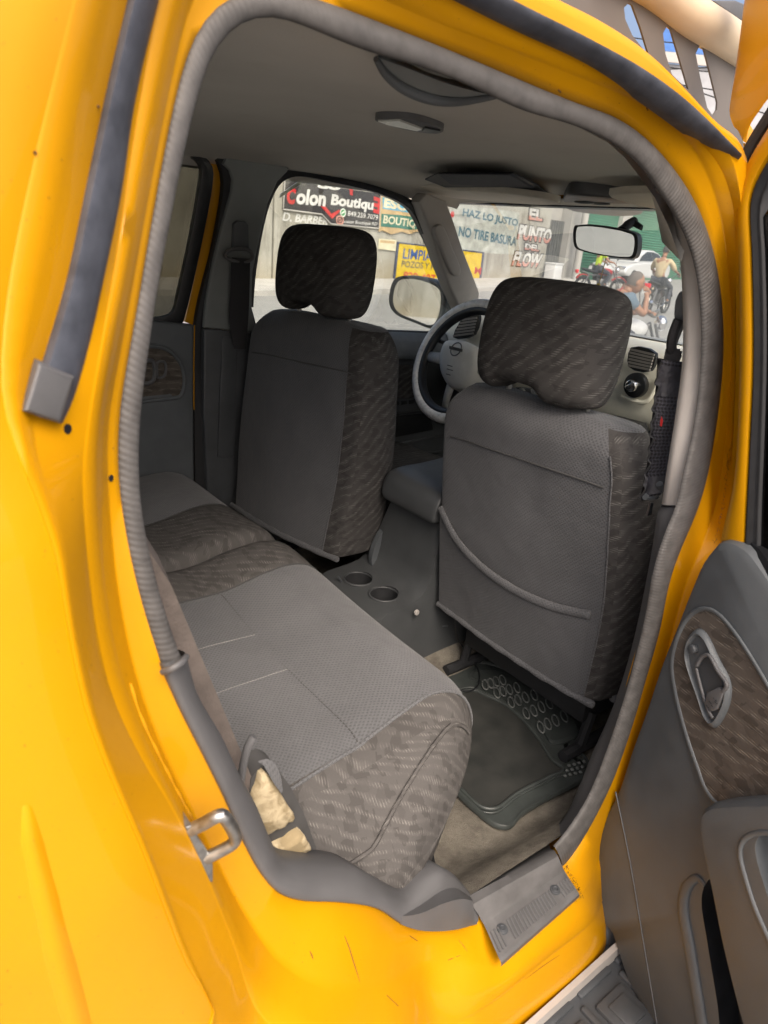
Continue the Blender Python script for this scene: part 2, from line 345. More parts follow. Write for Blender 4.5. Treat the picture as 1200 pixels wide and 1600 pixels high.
# outside
q = N('asphalt'); f = q.noise(1.2, 6); g = q.noise(45, 4, rough=.7)
q.set(Base_Color=q.mix(g, q.mix(q.ramp(f, .3, .7), (.25, .25, .24), (.32, .32, .305)), (.20, .197, .19)), Roughness=.9); q.bump(g, .01, .6); MT['asphalt'] = q.m
q = N('old_concrete'); f = q.noise(.9, 7, rough=.62); g = q.noise(5, 6, rough=.7); z = q.sep(q.co())[2]
st = q.noise(1, 5, co=q.xf(q.co(), scale=(1.6, 1.6, .22)), rough=.7)
c = q.mix(q.ramp(f, .35, .65), (.25, .24, .205), (.38, .37, .33)); c = q.mix(q.math('MULTIPLY', q.ramp(st, .50, .66), .75), c, (.12, .115, .095))
c = q.mix(q.math('MULTIPLY', q.ramp(g, .55, .75), .4), c, (.40, .385, .35)); c = q.mix(q.math('MULTIPLY', q.ramp(q.math('ADD', z, q.math('MULTIPLY', g, .5)), 2.95, 3.15), .6), c, (.42, .42, .38))
c = q.mix(q.math('MULTIPLY', q.ramp(q.math('ADD', z, q.math('MULTIPLY', f, 1.2)), 1.5, .5), .45), c, (.34, .26, .13))
q.set(Base_Color=c, Roughness=.93); q.bump(g, .03, .7); MT['concrete'] = q.m
MT['pave'] = plain('pale_pavement', (.40, .385, .36), .9, var=.15, sc=2.5)
def paint(name, col, var=.3):
    q = N(name); f = q.noise(3.5, 7, rough=.7); g = q.noise(14, 6, rough=.75); lo = tuple(c*(1-var) for c in col)
    c = q.mix(q.ramp(f, .35, .65), lo, col); c = q.mix(q.math('MULTIPLY', q.ramp(g, .60, .75), .45), c, (.34, .33, .29))
    q.set(Base_Color=c, Roughness=.85, Specular_IOR_Level=.2); return q.m
MT['p_white'] = paint('white_sign_paint', (.62, .62, .60)); MT['p_black'] = paint('black_sign_paint', (.035, .033, .037)); MT['p_red'] = paint('red_sign_paint', (.50, .035, .035))
MT['p_yellow'] = paint('yellow_sign_paint', (.66, .47, .015)); MT['p_blue'] = paint('blue_sign_paint', (.02, .09, .35)); MT['p_teal'] = paint('teal_sign_paint', (.045, .17, .13))
MT['p_tan'] = paint('tan_sign_paint', (.50, .36, .19)); MT['p_faded'] = paint('faded_blue_lettering', (.07, .17, .23), .35); MT['p_pink'] = paint('faded_pink_paint', (.55, .27, .22))
MT['p_cream'] = paint('cream_sign_paint', (.66, .62, .45)); MT['p_skyblue'] = paint('sky_blue_sign_paint', (.12, .38, .55)); MT['p_green'] = paint('green_badge_paint', (.05, .30, .10))
q = N('green_shutter'); z = q.sep(q.co())[2]; f = q.noise(2, 5); sl = q.math('SINE', q.math('MULTIPLY', z, 2*math.pi/.11))
q.set(Base_Color=q.mix(q.ramp(f, .3, .7), (.028, .15, .085), (.05, .21, .125)), Roughness=.5); q.bump(q.math('MULTIPLY_ADD', sl, .5, .5), .03, 1); MT['shutter'] = q.m
MT['render'] = plain('painted_render', (.36, .35, .33), .9, var=.15, sc=1.5); MT['wood'] = plain('weathered_post', (.075, .078, .075), .9, var=.35, sc=6, bump=.01, bsc=20)
MT['bluetin'] = plain('blue_tin_roof', (.05, .13, .34), .5, var=.2, sc=1); MT['wire'] = plain('cable_black', (.02, .02, .02), .6)
MT['carwhite'] = plain('white_car_paint', (.60, .61, .62), .3, var=.03, coat=.8); MT['carglass'] = plain('car_window', (.02, .025, .03), .08, var=.1); MT['tyre'] = plain('tyre_rubber', (.018, .018, .019), .8)
MT['redpaint'] = plain('red_motorcycle_paint', (.42, .02, .02), .3, coat=.5); MT['engine'] = plain('engine_metal', (.16, .16, .165), .45, metal=.7, var=.3); MT['lampred'] = plain('red_lens', (.62, .01, .02), .2)
MT['skin'] = plain('brown_skin', (.30, .15, .09), .55, var=.15, sc=20); MT['hair'] = plain('dark_hair', (.012, .010, .009), .7, bump=.004, bsc=120); MT['hairgrey'] = plain('greying_cropped_hair', (.10, .085, .075), .8, var=.3, sc=200)
MT['shirtblue'] = plain('blue_cotton', (.085, .13, .18), .9, bump=.01, bsc=18); MT['shirtbeige'] = plain('beige_cotton', (.50, .41, .26), .9, bump=.01, bsc=18); MT['hivis'] = plain('hi_vis_cloth', (.55, .75, .04), .7, var=.1)
MT['trousers'] = plain('dark_trousers', (.03, .035, .05), .9, bump=.01, bsc=18); MT['pinkstrap'] = plain('faded_red_strap', (.40, .10, .09), .8); MT['tanbar'] = plain('tan_painted_tube', (.50, .42, .31), .5, var=.12, sc=9)
MT['greyplate'] = plain('dark_grey_painted_plate', (.115, .105, .098), .55, var=.15, sc=5); MT['freshener'] = plain('yellow_cord', (.55, .42, .12), .8); MT['gold'] = plain('tan_thread', (.4, .3, .12), .8)
MT['lens'] = plain('frosted_lamp_lens', (.62, .63, .58), .3); MT['visorinside'] = plain('dark_blue_cloth', (.010, .013, .025), .9)
MT['logo'] = plain('emblem_grey', (.10, .10, .10), .4); MT['dash_dark'] = plain('dash_charcoal', (.035, .038, .042), .55, bump=.0003)
# ------------------------------------------------------------------ the truck: body side around the open rear door
truck = world_empty('pickup_truck', (-.3, 0, 0), 'yellow crew cab pickup taxi seen through its open rear door, grey cloth seats inside', 'pickup truck')
CX, CZ, NT_ = -.38, 1.15, 260
def loop(px, sm=1):
    pts = cr([SS(*p) for p in px], 8, True)
    th = [math.atan2(p.z-CZ, p.x-CX) for p in pts]; n = len(pts); out = []
    for k in range(NT_):
        a = -math.pi+2*math.pi*(k+.5)/NT_; best = None
        for i in range(n):
            t0, t1 = th[i], th[(i+1) % n]; d = (t1-t0+math.pi) % (2*math.pi)-math.pi; e = (a-t0+math.pi) % (2*math.pi)-math.pi
            if abs(d) > 1e-9 and 0 <= e/d <= 1 and abs(e) < 1:
                q = pts[i].lerp(pts[(i+1) % n], e/d); best = q if best is None or (q.x-CX)**2+(q.z-CZ)**2 > (best.x-CX)**2+(best.z-CZ)**2 else best
        out.append(best if best is not None else out[-1])
    for _ in range(sm): out = [(out[i-1]+out[i]*2+out[(i+1) % NT_])/4 for i in range(NT_)]
    return out
def O(l, off): return [(x, y, off) for x, y in l]
SEAL_B = [(183, 700), (186, 640), (200, 560), (215, 480), (227, 402), (240, 330), (252, 262), (268, 180), (280, 122), (291, 80), (303, 45), (328, 10), (362, -12), (405, -22), (480, -8), (560, 22), (657, 60), (735, 92), (808, 123), (908, 164), (956, 180), (999, 207), (1038, 246), (1062, 277), (1093, 330), (1116, 400), (1128, 480), (1130, 530), (1127, 594), (1117, 675), (1102, 756), (1086, 805), (1062, 860), (1045, 910), (1030, 985), (1007, 1065), (990, 1125), (970, 1185), (955, 1225), (930, 1275), (904, 1322), (882, 1352)]
SILL_IN = [(876, 1360), (813, 1396), (751, 1437)]
TRIM_B = [(741, 1444), (708, 1452), (671, 1453), (633, 1445), (587, 1419), (531, 1410), (470, 1407), (437, 1396), (412, 1371), (383, 1321), (354, 1254), (317, 1179), (283, 1112), (256, 1052)]
REST_B = [(243, 1010), (225, 955), (208, 890), (194, 820), (185, 760)]
LB = loop(O(SEAL_B+SILL_IN+TRIM_B+REST_B, 0), 5)
L2 = loop(O([(340, 1350), (290, 1250), (240, 1140), (208, 1040), (184, 920), (174, 830)], 0)+O([(168, 740), (170, 650), (188, 550), (215, 400), (240, 262), (268, 122), (290, 30), (322, -40), (400, -70), (480, -50)], .006)
          + [(560, -18, .01), (680, 32, .015)]+O([(800, 77), (900, 117), (1000, 160), (1053, 197), (1098, 255)], .02)+[(1122, 320, .015), (1136, 400, .01)]
          + O([(1142, 480), (1142, 560), (1138, 640), (1130, 720), (1118, 790), (1100, 845), (1074, 905), (1056, 965), (1036, 1050), (1016, 1130), (998, 1190), (972, 1260), (940, 1335)], .006)
          + [(915, 1385, .04), (905, 1397, .05), (845, 1448, .05), (782, 1505, .05), (735, 1505, .035), (690, 1508, .02), (660, 1503, .012), (600, 1540, .04), (520, 1545, .045), (440, 1505, .025), (385, 1432, .006)])
L3 = loop(O([(367, 1480), (325, 1375), (267, 1258), (217, 1175), (175, 1083), (154, 1000), (140, 900), (133, 820), (130, 740), (140, 650), (155, 560)], .05)+O([(180, 420), (203, 262), (226, 122), (250, 0), (275, -80), (400, -150)], .032)
          + O([(560, -75), (690, -12), (800, 43), (933, 103), (1033, 173), (1093, 222), (1128, 268), (1146, 330), (1150, 400), (1150, 480), (1150, 560), (1147, 650), (1142, 730), (1135, 800), (1122, 865), (1097, 930), (1076, 1000), (1056, 1090), (1036, 1160), (1010, 1230), (980, 1310), (945, 1395)], .03)
          + [(925, 1440, .07), (850, 1500, .07), (790, 1550, .07), (730, 1590, .065), (685, 1610, .05), (640, 1650, .08), (560, 1670, .085), (480, 1640, .08), (405, 1583, .06)])
L4 = loop([(345, 1600, .085), (300, 1500, .085), (235, 1330, .085), (180, 1200, .085), (150, 1120, .085), (128, 1030, .085), (112, 940, .085), (100, 850, .085), (70, 750, .08), (48, 650, .07), (70, 556, .066), (105, 437, .062), (138, 280, .058), (168, 140, .055), (201, 0, .055), (225, -100, .055), (380, -240, .05)]
          + O([(560, -130), (690, -50), (800, 7), (900, 57), (1000, 110), (1067, 157), (1107, 203), (1146, 252), (1158, 320), (1160, 400), (1160, 480), (1158, 560), (1155, 650), (1150, 730), (1145, 800), (1135, 870), (1112, 950), (1090, 1020), (1070, 1110), (1050, 1180), (1025, 1250), (995, 1340), (960, 1425)], .045)
          + [(935, 1490, .082), (800, 1600, .082), (740, 1660, .082), (640, 1740, .09), (560, 1760, .09), (460, 1720, .09), (395, 1680, .085)])
L5 = loop([(334, 1600, .091), (288, 1500, .091), (222, 1330, .091), (166, 1200, .091), (136, 1120, .091), (114, 1030, .091), (98, 940, .091), (82, 850, .091), (44, 750, .088), (4, 640, .086), (10, 472, .088), (54, 245, .090), (115, 0, .095), (150, -130, .09), (340, -330, .075)]
          + O([(560, -210), (700, -95), (873, 0), (933, 30), (1013, 83), (1073, 143), (1117, 190), (1160, 228), (1176, 320), (1178, 480), (1176, 560), (1172, 650), (1168, 730), (1160, 800), (1152, 870), (1130, 950), (1108, 1020), (1088, 1110), (1070, 1180), (1045, 1250), (1015, 1340), (975, 1440)], .045)
          + [(945, 1530, .08), (812, 1640, .08), (750, 1730, .09), (640, 1830, .10), (520, 1850, .11), (380, 1830, .112), (280, 1720, .112)])
def th_of(i): return math.degrees(-math.pi+2*math.pi*(i+.5)/NT_)
def soft(a, b, f, lift=0):                    # a rounded intermediate row
    return [a[i].lerp(b[i], f)+Vector((0, lift, 0)) for i in range(NT_)]
inner = [p+Vector((0, .03, 0)) for p in LB]
mb = MB(); mb.grid([inner, LB, soft(LB, L2, .5, .001), soft(LB, L2, .9), L2, soft(L2, L3, .05, -.001), soft(L2, L3, .5, -.002), soft(L2, L3, .95, -.002), L3, soft(L3, L4, .05), soft(L3, L4, .5, -.003), soft(L3, L4, .95), L4, soft(L4, L5, .08), soft(L4, L5, .5, -.004), soft(L4, L5, .93, -.002), L5], cv=True)
# quarter panel behind the opening, and the roof skin
qi = [i for i in range(NT_) if th_of(i) > 128 or th_of(i) < -100]; qi = sorted(qi, key=lambda i: (th_of(i)+360) % 360)
rows = []
for f, dy in ((0, 0), (.010, -.0045), (.022, -.008), (.040, -.0115), (.065, -.014), (.10, -.0155), (.16, -.0165), (.3, -.0175), (.8, -.018)):
    rows.append([Vector((L5[i].x-f, L5[i].y+dy, L5[i].z-f*.0)) for i in qi])
mb.grid(rows)
ri = [i for i in range(NT_) if 50 < th_of(i) <= 128]
rows = []
for f, dz in ((0, 0), (.03, .012), (.08, .024), (.2, .034)):
    rows.append([Vector((L5[i].x, L5[i].y+(-.45-L5[i].y)*f*5, L5[i].z+(1.765-L5[i].z)*f*5+(dz if f < .2 else 0))) for i in ri])
mb.grid(rows)
mb.grid([[Vector((x, y, 1.765+.02*math.cos(y*1.5)-.02*max(0, x-.3)**2*2-(.05 if y > .6 else 0))) for y in (-.45, -.2, 0, .2, .45, .6, .66)] for x in (-.95, -.6, -.2, .2, .5, .74)])
mb.grid([[Vector((.74, y, 1.76-.03*abs(y)**2)) for y in (-.6, -.3, 0, .3, .6)], [Vector((.765, y, 1.735-.03*abs(y)**2)) for y in (-.6, -.3, 0, .3, .6)], [Vector((.75, y, 1.705-.03*abs(y)**2)) for y in (-.6, -.3, 0, .3, .6)]])
side = mb.build('body_side', MT['yellow'], truck, sharp=80)
# sill underside
mb = MB(); s = [i for i in range(NT_) if -118 < th_of(i) < -55]
mb.grid([[L5[i] for i in s], [Vector((L5[i].x, L5[i].y+.02, .40)) for i in s], [Vector((L5[i].x, -.60, .40)) for i in s]]); mb.build('sill', MT['yellow'], truck)
# front of the body: front door skin, wing, bonnet (beyond the windscreen)
mb = MB()
mb.grid([[Vector((x, -.83+.02*(x > 1.2), z)) for x in (.14, .6, 1.05, 1.5, 2.1)] for z in (.45, .8, 1.1, 1.22)])
mb.grid([[Vector((x, y, (1.20 if abs(y) < .7 else 1.17)-.10*((x-1.3)/.9)**2)) for x in (1.3, 1.6, 1.9, 2.2)] for y in (-.82, -.7, -.3, 0, .3, .7, .82)])
mb.grid([[Vector((x, .83, z)) for x in (-.9, -.1, .6, 1.05, 1.5, 2.1)] for z in (.45, .8, 1.1, 1.22)])
mb.build('outer_skin', MT['yellow'], truck)
# wheel arch swelling low on the quarter panel
mb = MB(); rows = []
for y, x0, x1, h in ((1232, 30, 46, .0), (1262, 10, 72, .005), (1320, 6, 92, .008), (1400, 18, 118, .009), (1500, 38, 146, .010), (1620, 66, 182, .010), (1760, 96, 220, .010)):
    rows.append([SS(x0+(x1-x0)*t, y, .101+h*(math.sin(math.pi*t)**2)-.0015) for t in [k/10 for k in range(11)]])
mb.grid(rows); mb.build('fender_flare', MT['yellow'], truck, sharp=0)
# marks on the paint: holes, scratches, rust specks, seam sealer
from mathutils.bvhtree import BVHTree
BV = BVHTree.FromPolygons([v.co.copy() for v in side.data.vertices], [list(p.vertices) for p in side.data.polygons])
def on_body(x, y, lift=.0004):
    h = BV.ray_cast(CAMP, ray(x, y).normalized())
    if h[0] is None: return None, None
    n = h[1] if h[1].dot(ray(x, y)) < 0 else -h[1]
    return h[0]+n*lift, n
for x, y, r in ((105, 670, .0034), (173, 747, .0026)):
    p, n = on_body(x, y, .0003)
    if p:
        mb = MB(); mb.cyl(p, r, r, .0008, rot=n.to_track_quat('Z', 'Y').to_matrix(), n=16); mb.build('drain_hole', MT['black'], truck)
rnd = random.Random(3)
mb = MB()
for l, r in (([(538, 1462), (545, 1480), (553, 1506), (562, 1534)], .0006), ([(484, 1486), (487, 1493), (489, 1499)], .0008), ([(716, 1468), (724, 1478), (731, 1488)], .0004), ([(604, 1555), (622, 1572)], .0004), ([(700, 1500), (720, 1492)], .0004), ([(640, 1462), (652, 1470)], .0004), ([(820, 1530), (850, 1508), (874, 1492)], .0004), ([(872, 140), (876, 144)], .0008), ([(1010, 168), (1012, 172)], .0008), ([(152, 165), (153, 167)], .001), ([(53, 236), (55, 240)], .0012)):
    q = [on_body(x, y)[0] for x, y in l]
    if all(q): mb.tube(q, [r*.4]+[r]*(len(q)-2)+[r*.4] if len(q) > 2 else r, 5)
mb.build('paint_scratch', plain('rust_scratch', (.10, .045, .01), .8), truck, recalc=False).__setitem__('kind', 'stuff')
mb = MB()
for k in range(30):
    x, y = (rnd.uniform(390, 900), rnd.uniform(1440, 1595)) if k % 2 else (rnd.uniform(10, 330), rnd.uniform(300, 1590)); p, n = on_body(x, y, .0002)
    if p:
        u = n.orthogonal().normalized(); v = n.cross(u); rr = rnd.uniform(.0002, .0006); mb.add([p+(u*math.cos(a)+v*math.sin(a))*rr*rnd.uniform(.6, 1.3) for a in (0, 1.05, 2.1, 3.14, 4.2, 5.2)], [list(range(6))])
mb.build('rust_speck', plain('rust_brown', (.14, .06, .012), .85), truck, smooth=False, recalc=False).__setitem__('kind', 'stuff')
mb = MB()
for l in ([(203, 1068), (216, 1110), (240, 1165), (272, 1228), (300, 1280)],):
    q = [on_body(x, y, .0002)[0] for x, y in l]
    if all(q): mb.tube(curve(q, 40), [.0016+.0006*math.sin(k*.9) for k in range(40)], 6)
mb.build('seam_sealer', MT['yellow'], truck)
def fleck(mb, x, y, off, r):
    c = SS(x, y, off); u = (SS(x+2, y, off)-c).normalized(); v = (SS(x, y+2, off)-c); v = (v-u*v.dot(u)).normalized(); n = 7
    mb.add([c+(u*math.cos(k*2*math.pi/n)+v*math.sin(k*2*math.pi/n))*r*rnd.uniform(.5, 1.3) for k in range(n)], [list(range(n))])
# roof drip weatherstrip: two lengths of the same strip
def strip(L, R, off, depth, name, endcap=True):
    L = curve([SS(*p) for p in L], 60); R = curve([SS(*p) for p in R], 60); rows = []
    for t, h in ((0, -.012), (0, .004), (.06, .009), (.25, .0105), (.5, .0095), (.72, .008), (.92, .005), (1, .002), (1, -.012)):
        rows.append([L[i].lerp(R[i], t)+Vector((0, -h, 0)) for i in range(60)])
    m = MB(); m.grid(rows); n = len(rows)
    m.add([rows[k][0] for k in range(n)], [list(range(n))]); m.add([rows[k][-1] for k in range(n)], [list(range(n))])
    return m.build(name, MT['strip'], truck, sharp=50)
strip([(42, 640, .072), (56, 600, .070), (70, 556, .068), (105, 437, .064), (138, 280, .060), (168, 140, .058), (201, 0, .058), (225, -100, .058)],
      [(97, 660, .060), (113, 625, .056), (133, 560, .052), (162, 430, .044), (189, 297, .038), (210, 157, .036), (247, 0, .036), (272, -90, .036)], 0, 0, 'weatherstrip')
mb = MB(); a, b, c, d = SS(38, 644, .086), SS(97, 664, .076), SS(118, 590, .073), SS(62, 566, .086)
mb.slab([a, b, c, d], (0, .02, 0), bev=.004); mb.build('strip_end', MT['trimmid'], truck)
strip([(560, -130, .046), (690, -54, .046), (800, 5, .046), (900, 55, .046), (1000, 110, .046), (1070, 162, .046), (1149, 240, .046)],
      [(560, -75, .034), (680, -17, .034), (800, 43, .034), (930, 104, .034), (1040, 178, .034), (1141, 256, .034)], 0, 0, 'weatherstrip')
# ------------------------------------------------------------------ ribbed door seal
SEAL_A = [(420, 16), (378, 27), (353, 44), (327, 80), (311, 140), (290, 224), (262, 367), (245, 455), (231, 556), (219, 640), (216, 710), (219, 790), (233, 864), (250, 931), (270, 992), (281, 1028)]
SEAL_A2 = [(480, 40), (540, 69), (592, 86), (670, 108), (748, 140), (822, 175), (887, 192), (930, 209), (973, 233), (1008, 264), (1032, 300), (1062, 345), (1085, 400), (1097, 470), (1099, 561), (1093, 626), (1083, 688), (1070, 740), (1060, 792), (1047, 821), (1034, 856), (1022, 900), (1012, 960), (998, 1020), (985, 1070), (966, 1130), (945, 1190), (925, 1240), (903, 1278), (880, 1310), (858, 1334)]
SILL_A = [(800, 1368), (735, 1402)]
TRIM_A = [(690, 1372), (660, 1372), (628, 1389), (600, 1380), (554, 1356), (484, 1347), (433, 1337), (421, 1308), (400, 1258), (375, 1212), (346, 1150), (308, 1083), (290, 1040)]
LA = loop(O(list(reversed(SEAL_A))+SEAL_A2+SILL_A+TRIM_A, -.004), 5)
def in_seal(i): return not (-150 < th_of(i) < -68)
def th_px(x, y, off=0):
    p = SS(x, y, off); return math.degrees(math.atan2(p.z-CZ, p.x-CX))
T0 = th_px(268, 1040); T1 = th_px(868, 1366)      # ends of the seal on the rear pillar and at the front of the sill
def ang(i): return (th_of(i)-T1) % 360
span = (T0-T1) % 360
idx = sorted([i for i in range(NT_) if ang(i) <= span], key=ang)
rows = []
for i in idx:
    A, B = LA[i], LB[i]; d = B-A; nrm = Vector((0, -1, 0)); dn = d.normalized(); nrm = (nrm-dn*nrm.dot(dn)).normalized(); wd = d.length; r = []
    r.append(A+Vector((0, .004, 0))+dn*.001)
    for t in (0, .06, .16, .3, .45, .6, .75, .88, .96, 1): r.append(A.lerp(B, t)+nrm*(min(wd*.24, .008)*math.sin(math.pi*t)**.6))
    r.append(B+Vector((0, .02, 0))); rows.append(r)
mb = MB(); mb.grid(rows); mb.build('door_seal', MT['rib'], truck, sharp=0)
# ------------------------------------------------------------------ moulded trim over the wheel housing
TO = [(250, 1036), (256, 1052), (283, 1112), (317, 1179), (354, 1254), (383, 1321), (412, 1371), (437, 1396), (470, 1407), (531, 1410), (587, 1419), (633, 1447), (671, 1455), (708, 1453), (741, 1445)]
TI = [(288, 1018), (292, 1029), (308, 1083), (346, 1150), (375, 1212), (400, 1258), (421, 1308), (438, 1337), (484, 1347), (554, 1356), (600, 1380), (630, 1389), (662, 1369), (692, 1357), (737, 1400)]
to = curve([SS(x, y, .003) for x, y in TO], 90); ti = curve([SS(x, y, -.03) for x, y in TI], 90); rows = []
for i in range(90):
    a, b = to[i], ti[i]; r = [a+Vector((0, .02, 0)), a]
    for t in (.08, .25, .5, .75, .92): r.append(a.lerp(b, t)+Vector((0, -.012*math.sin(math.pi*t)**.55, .006*math.sin(math.pi*t))))
    r += [b, b+Vector((.0, .05, -.02)), b+Vector((0, .09, -.10))]; rows.append(r)
mb = MB(); mb.grid(rows); wt = mb.build('wheel_housing_trim', MT['trimmid'], truck, sharp=0)
# block at the foot of the trim
mb = MB(); f = [SS(628, 1412, -.012), SS(668, 1410, -.006), SS(736, 1404, -.006), SS(741, 1444, .004), SS(708, 1452, .006), SS(671, 1453, .006), SS(633, 1444, .004)]
k0 = curve([SS(632, 1391, -.05), SS(662, 1368, -.06), SS(690, 1357, -.06), SS(715, 1376, -.06), SS(737, 1400, -.05)], 20); k1 = curve([SS(626, 1432, .004), SS(655, 1428, .014), SS(690, 1413, .018), SS(718, 1405, .017), SS(739, 1408, .006)], 20); k2 = curve([SS(626, 1444, .004), SS(652, 1453, .012), SS(690, 1455, .015), SS(720, 1451, .013), SS(742, 1444, .004)], 20)
lr = lambda A, B, t: [p.lerp(q_, t) for p, q_ in zip(A, B)]
mb.grid([[p+Vector((0, .02, -.04)) for p in k0], k0, lr(k0, k1, .06), lr(k0, k1, .5), lr(k0, k1, .93), k1, lr(k1, k2, .08), lr(k1, k2, .5), lr(k1, k2, .94), k2, [p+Vector((0, .02, 0)) for p in k2]])
mb.build('trim_foot', MT['trimmid'], truck, sharp=50)
# ribbed end clip where the seal slides into the trim
mb = MB(); mb.tube(curve([SS(254, 1050, .010), SS(270, 1044, .019), SS(284, 1035, .016), SS(291, 1026, .0)], 16), .0028, 8); mb.build('trim_lip', MT['trimmid'], truck)
# ------------------------------------------------------------------ sill tread plate
def zrow(l, z, n=24): return [p for p in resample([PZ(x, y, z) for x, y in l], n)]
rows = [zrow([(705, 1408), (858, 1318)], .54), zrow([(716, 1406), (860, 1326)], .585), zrow([(724, 1404), (866, 1329)], .598), zrow([(737, 1414), (872, 1338)], .600), zrow([(747, 1428), (877, 1350)], .588),
        zrow([(752, 1438), (880, 1357)], .575), zrow([(756, 1444), (882, 1361)], .570), zrow([(780, 1498), (902, 1392)], .562), zrow([(783, 1504), (905, 1397)], .557), zrow([(783, 1510), (905, 1402)], .54)]
mb = MB(); mb.grid(rows); 
pl = lambda u, v: rows[6][0].lerp(rows[6][-1], u).lerp(rows[7][0].lerp(rows[7][-1], u), v)
for k in range(26):                            # raised ribs of the tread
    u = .03+.93*k/25
    if abs(u-.15) < .035 or abs(u-.79) < .035: continue
    mb.tube([pl(u, .30)+Vector((0, 0, .0012)), pl(u, .88)+Vector((0, 0, .0012))], .0017, 6, mi=1)
tp = mb.build('sill_plate', [plain('sill_plastic', (.095, .094, .095), .5, var=.2, sc=30), MT['trimmid']], truck, sharp=40)
for u, v in ((.14, .42), (.80, .42)):
    mb = MB(); c = pl(u, v); mb.cyl(c+Vector((0, 0, .001)), .0095, .0085, .004, n=20, bev=.001); mb.torus(c+Vector((0, 0, .003)), .0045, .0012, n=16, k=6)
    mb.build('screw', MT['plastic_dark'], tp)
# dirt and chipped paint at the joint of plate and paint
mb = MB(); rnd = random.Random(5)
for k in range(150):
    t = rnd.random(); fleck(mb, 884+26*t+rnd.gauss(0, 2), 1352+52*t+rnd.gauss(0, 3), .056-.03*(1-t)+.002, rnd.uniform(.0004, .0015))
for k in range(60):
    t = rnd.random(); fleck(mb, 792+112*t+rnd.gauss(0, 1), 1502-98*t+rnd.gauss(0, 1.5), .0545, rnd.uniform(.0003, .0009))
for k in range(150):
    t = rnd.random(); p = [(1143, 700), (1138, 750), (1131, 800), (1120, 848)]; j = min(int(t*3), 2); f = t*3-j
    fleck(mb, p[j][0]+(p[j+1][0]-p[j][0])*f+rnd.gauss(0, 1.3)-3, p[j][1]+(p[j+1][1]-p[j][1])*f, .0285-.0012*0, rnd.uniform(.0003, .0013))
mb.build('paint_chip', MT['black'], truck, smooth=False, recalc=False).__setitem__('kind', 'stuff')
# door striker on the rear jamb
def jamb(x, y, off): return SS(x, y, off)
mb = MB(); p = [jamb(297, 1297, .045), jamb(318, 1287, .052), jamb(338, 1276, .06), jamb(347, 1274, .062), jamb(355, 1282, .062), jamb(366, 1302, .06), jamb(367, 1314, .058), jamb(360, 1321, .056), jamb(340, 1332, .05), jamb(322, 1341, .045)]
mb.tube(curve(p, 40), .0058, 12)
mb.slab([jamb(290, 1293, .048), jamb(300, 1290, .048), jamb(312, 1312, .048), jamb(328, 1335, .048), jamb(333, 1350, .048), jamb(333, 1378, .048), jamb(326, 1380, .048), jamb(314, 1350, .048), jamb(296, 1310, .048)], (0, .02, 0), bev=.001)
mb.build('door_striker', MT['steel'], truck)
# running board
mb = MB(); zb = .36
def sb(x, y, z=zb): return PZ(x, y, z)
a = [Vector((-.75, -.80, zb)), Vector((.35, -.80, zb)), Vector((.35, -1.02, zb)), Vector((-.75, -1.02, zb))]
mb.slab([p+Vector((0, 0, .0)) for p in a], (0, 0, -.05), bev=.012)
for k in range(9):
    x = -.55+k*.11
    mb.box((x, -.905, zb+.003), (.075, .075, .012), bev=.005)
    mb.box((x+.055, -.905, zb+.002), (.014, .10, .010), bev=.004); mb.box((x, -.975, zb+.002), (.09, .012, .010), bev=.004); mb.box((x, -.84, zb+.002), (.09, .012, .010), bev=.004)
    mb.box((x, -.905, zb+.009), (.045, .045, .008), bev=.003)
mb.build('running_board', MT['plastic_dark'], truck)
mb = MB(); mb.slab([Vector((-.75, -.835, zb+.03)), Vector((.3, -.835, zb+.03)), Vector((.3, -.835, zb-.02)), Vector((-.75, -.835, zb-.02))], (0, .01, 0)); mb.build('running_board_trim', MT['trimlight'], truck)
# ------------------------------------------------------------------ roof rack: slotted side plate under a tan tube
yr = -.50
def RR(x, y): return PY(x, y, yr)
mb = MB(); pts = [RR(840, -60), RR(1010, -8), RR(1062, 33), RR(1100, 68), RR(1135, 92), RR(1152, 105), RR(1150, 170), RR(1160, 212), RR(1165, 260), RR(1120, 200), RR(1050, 128), RR(960, 60), RR(890, 20), RR(820, -20)]
mb.slab(pts, (0, .003, 0)); rk = mb.build('roof_rack', MT['greyplate'], truck, sharp=30)
cs = []
for sl in ([(975, 12), (982, 5), (988, 8), (1000, 40), (1014, 86), (1006, 78), (988, 55), (977, 30)], [(1036, 52), (1043, 39), (1048, 45), (1062, 92), (1076, 140), (1070, 136), (1050, 116), (1040, 85)], [(1087, 84), (1094, 70), (1100, 76), (1110, 115), (1121, 160), (1120, 172), (1114, 181), (1105, 168), (1094, 120)], [(1138, 90), (1144, 95), (1149, 102), (1147, 101)]):
    m2 = MB(); m2.slab([RR(x, y)+Vector((0, -.03, 0)) for x, y in sl], (0, .08, 0)); cs.append(m2.build('cut', MT['greyplate']))
cut(rk, cs)
mb = MB(); mb.tube(curve([RR(930, -75), RR(1020, -22), RR(1075, 22), RR(1120, 50), RR(1160, 76), RR(1230, 118)], 30), .028, 18); mb.build('rack_tube', MT['tanbar'], rk)
mb = MB(); mb.slab([PY(1112, 0, -.3), PY(1150, 0, -.3), PY(1200, 20, -.3), PY(1200, 60, -.3), PY(1162, 36, -.3)], (0, .03, 0), bev=.004); mb.build('rack_bar', MT['trimmid'], rk)
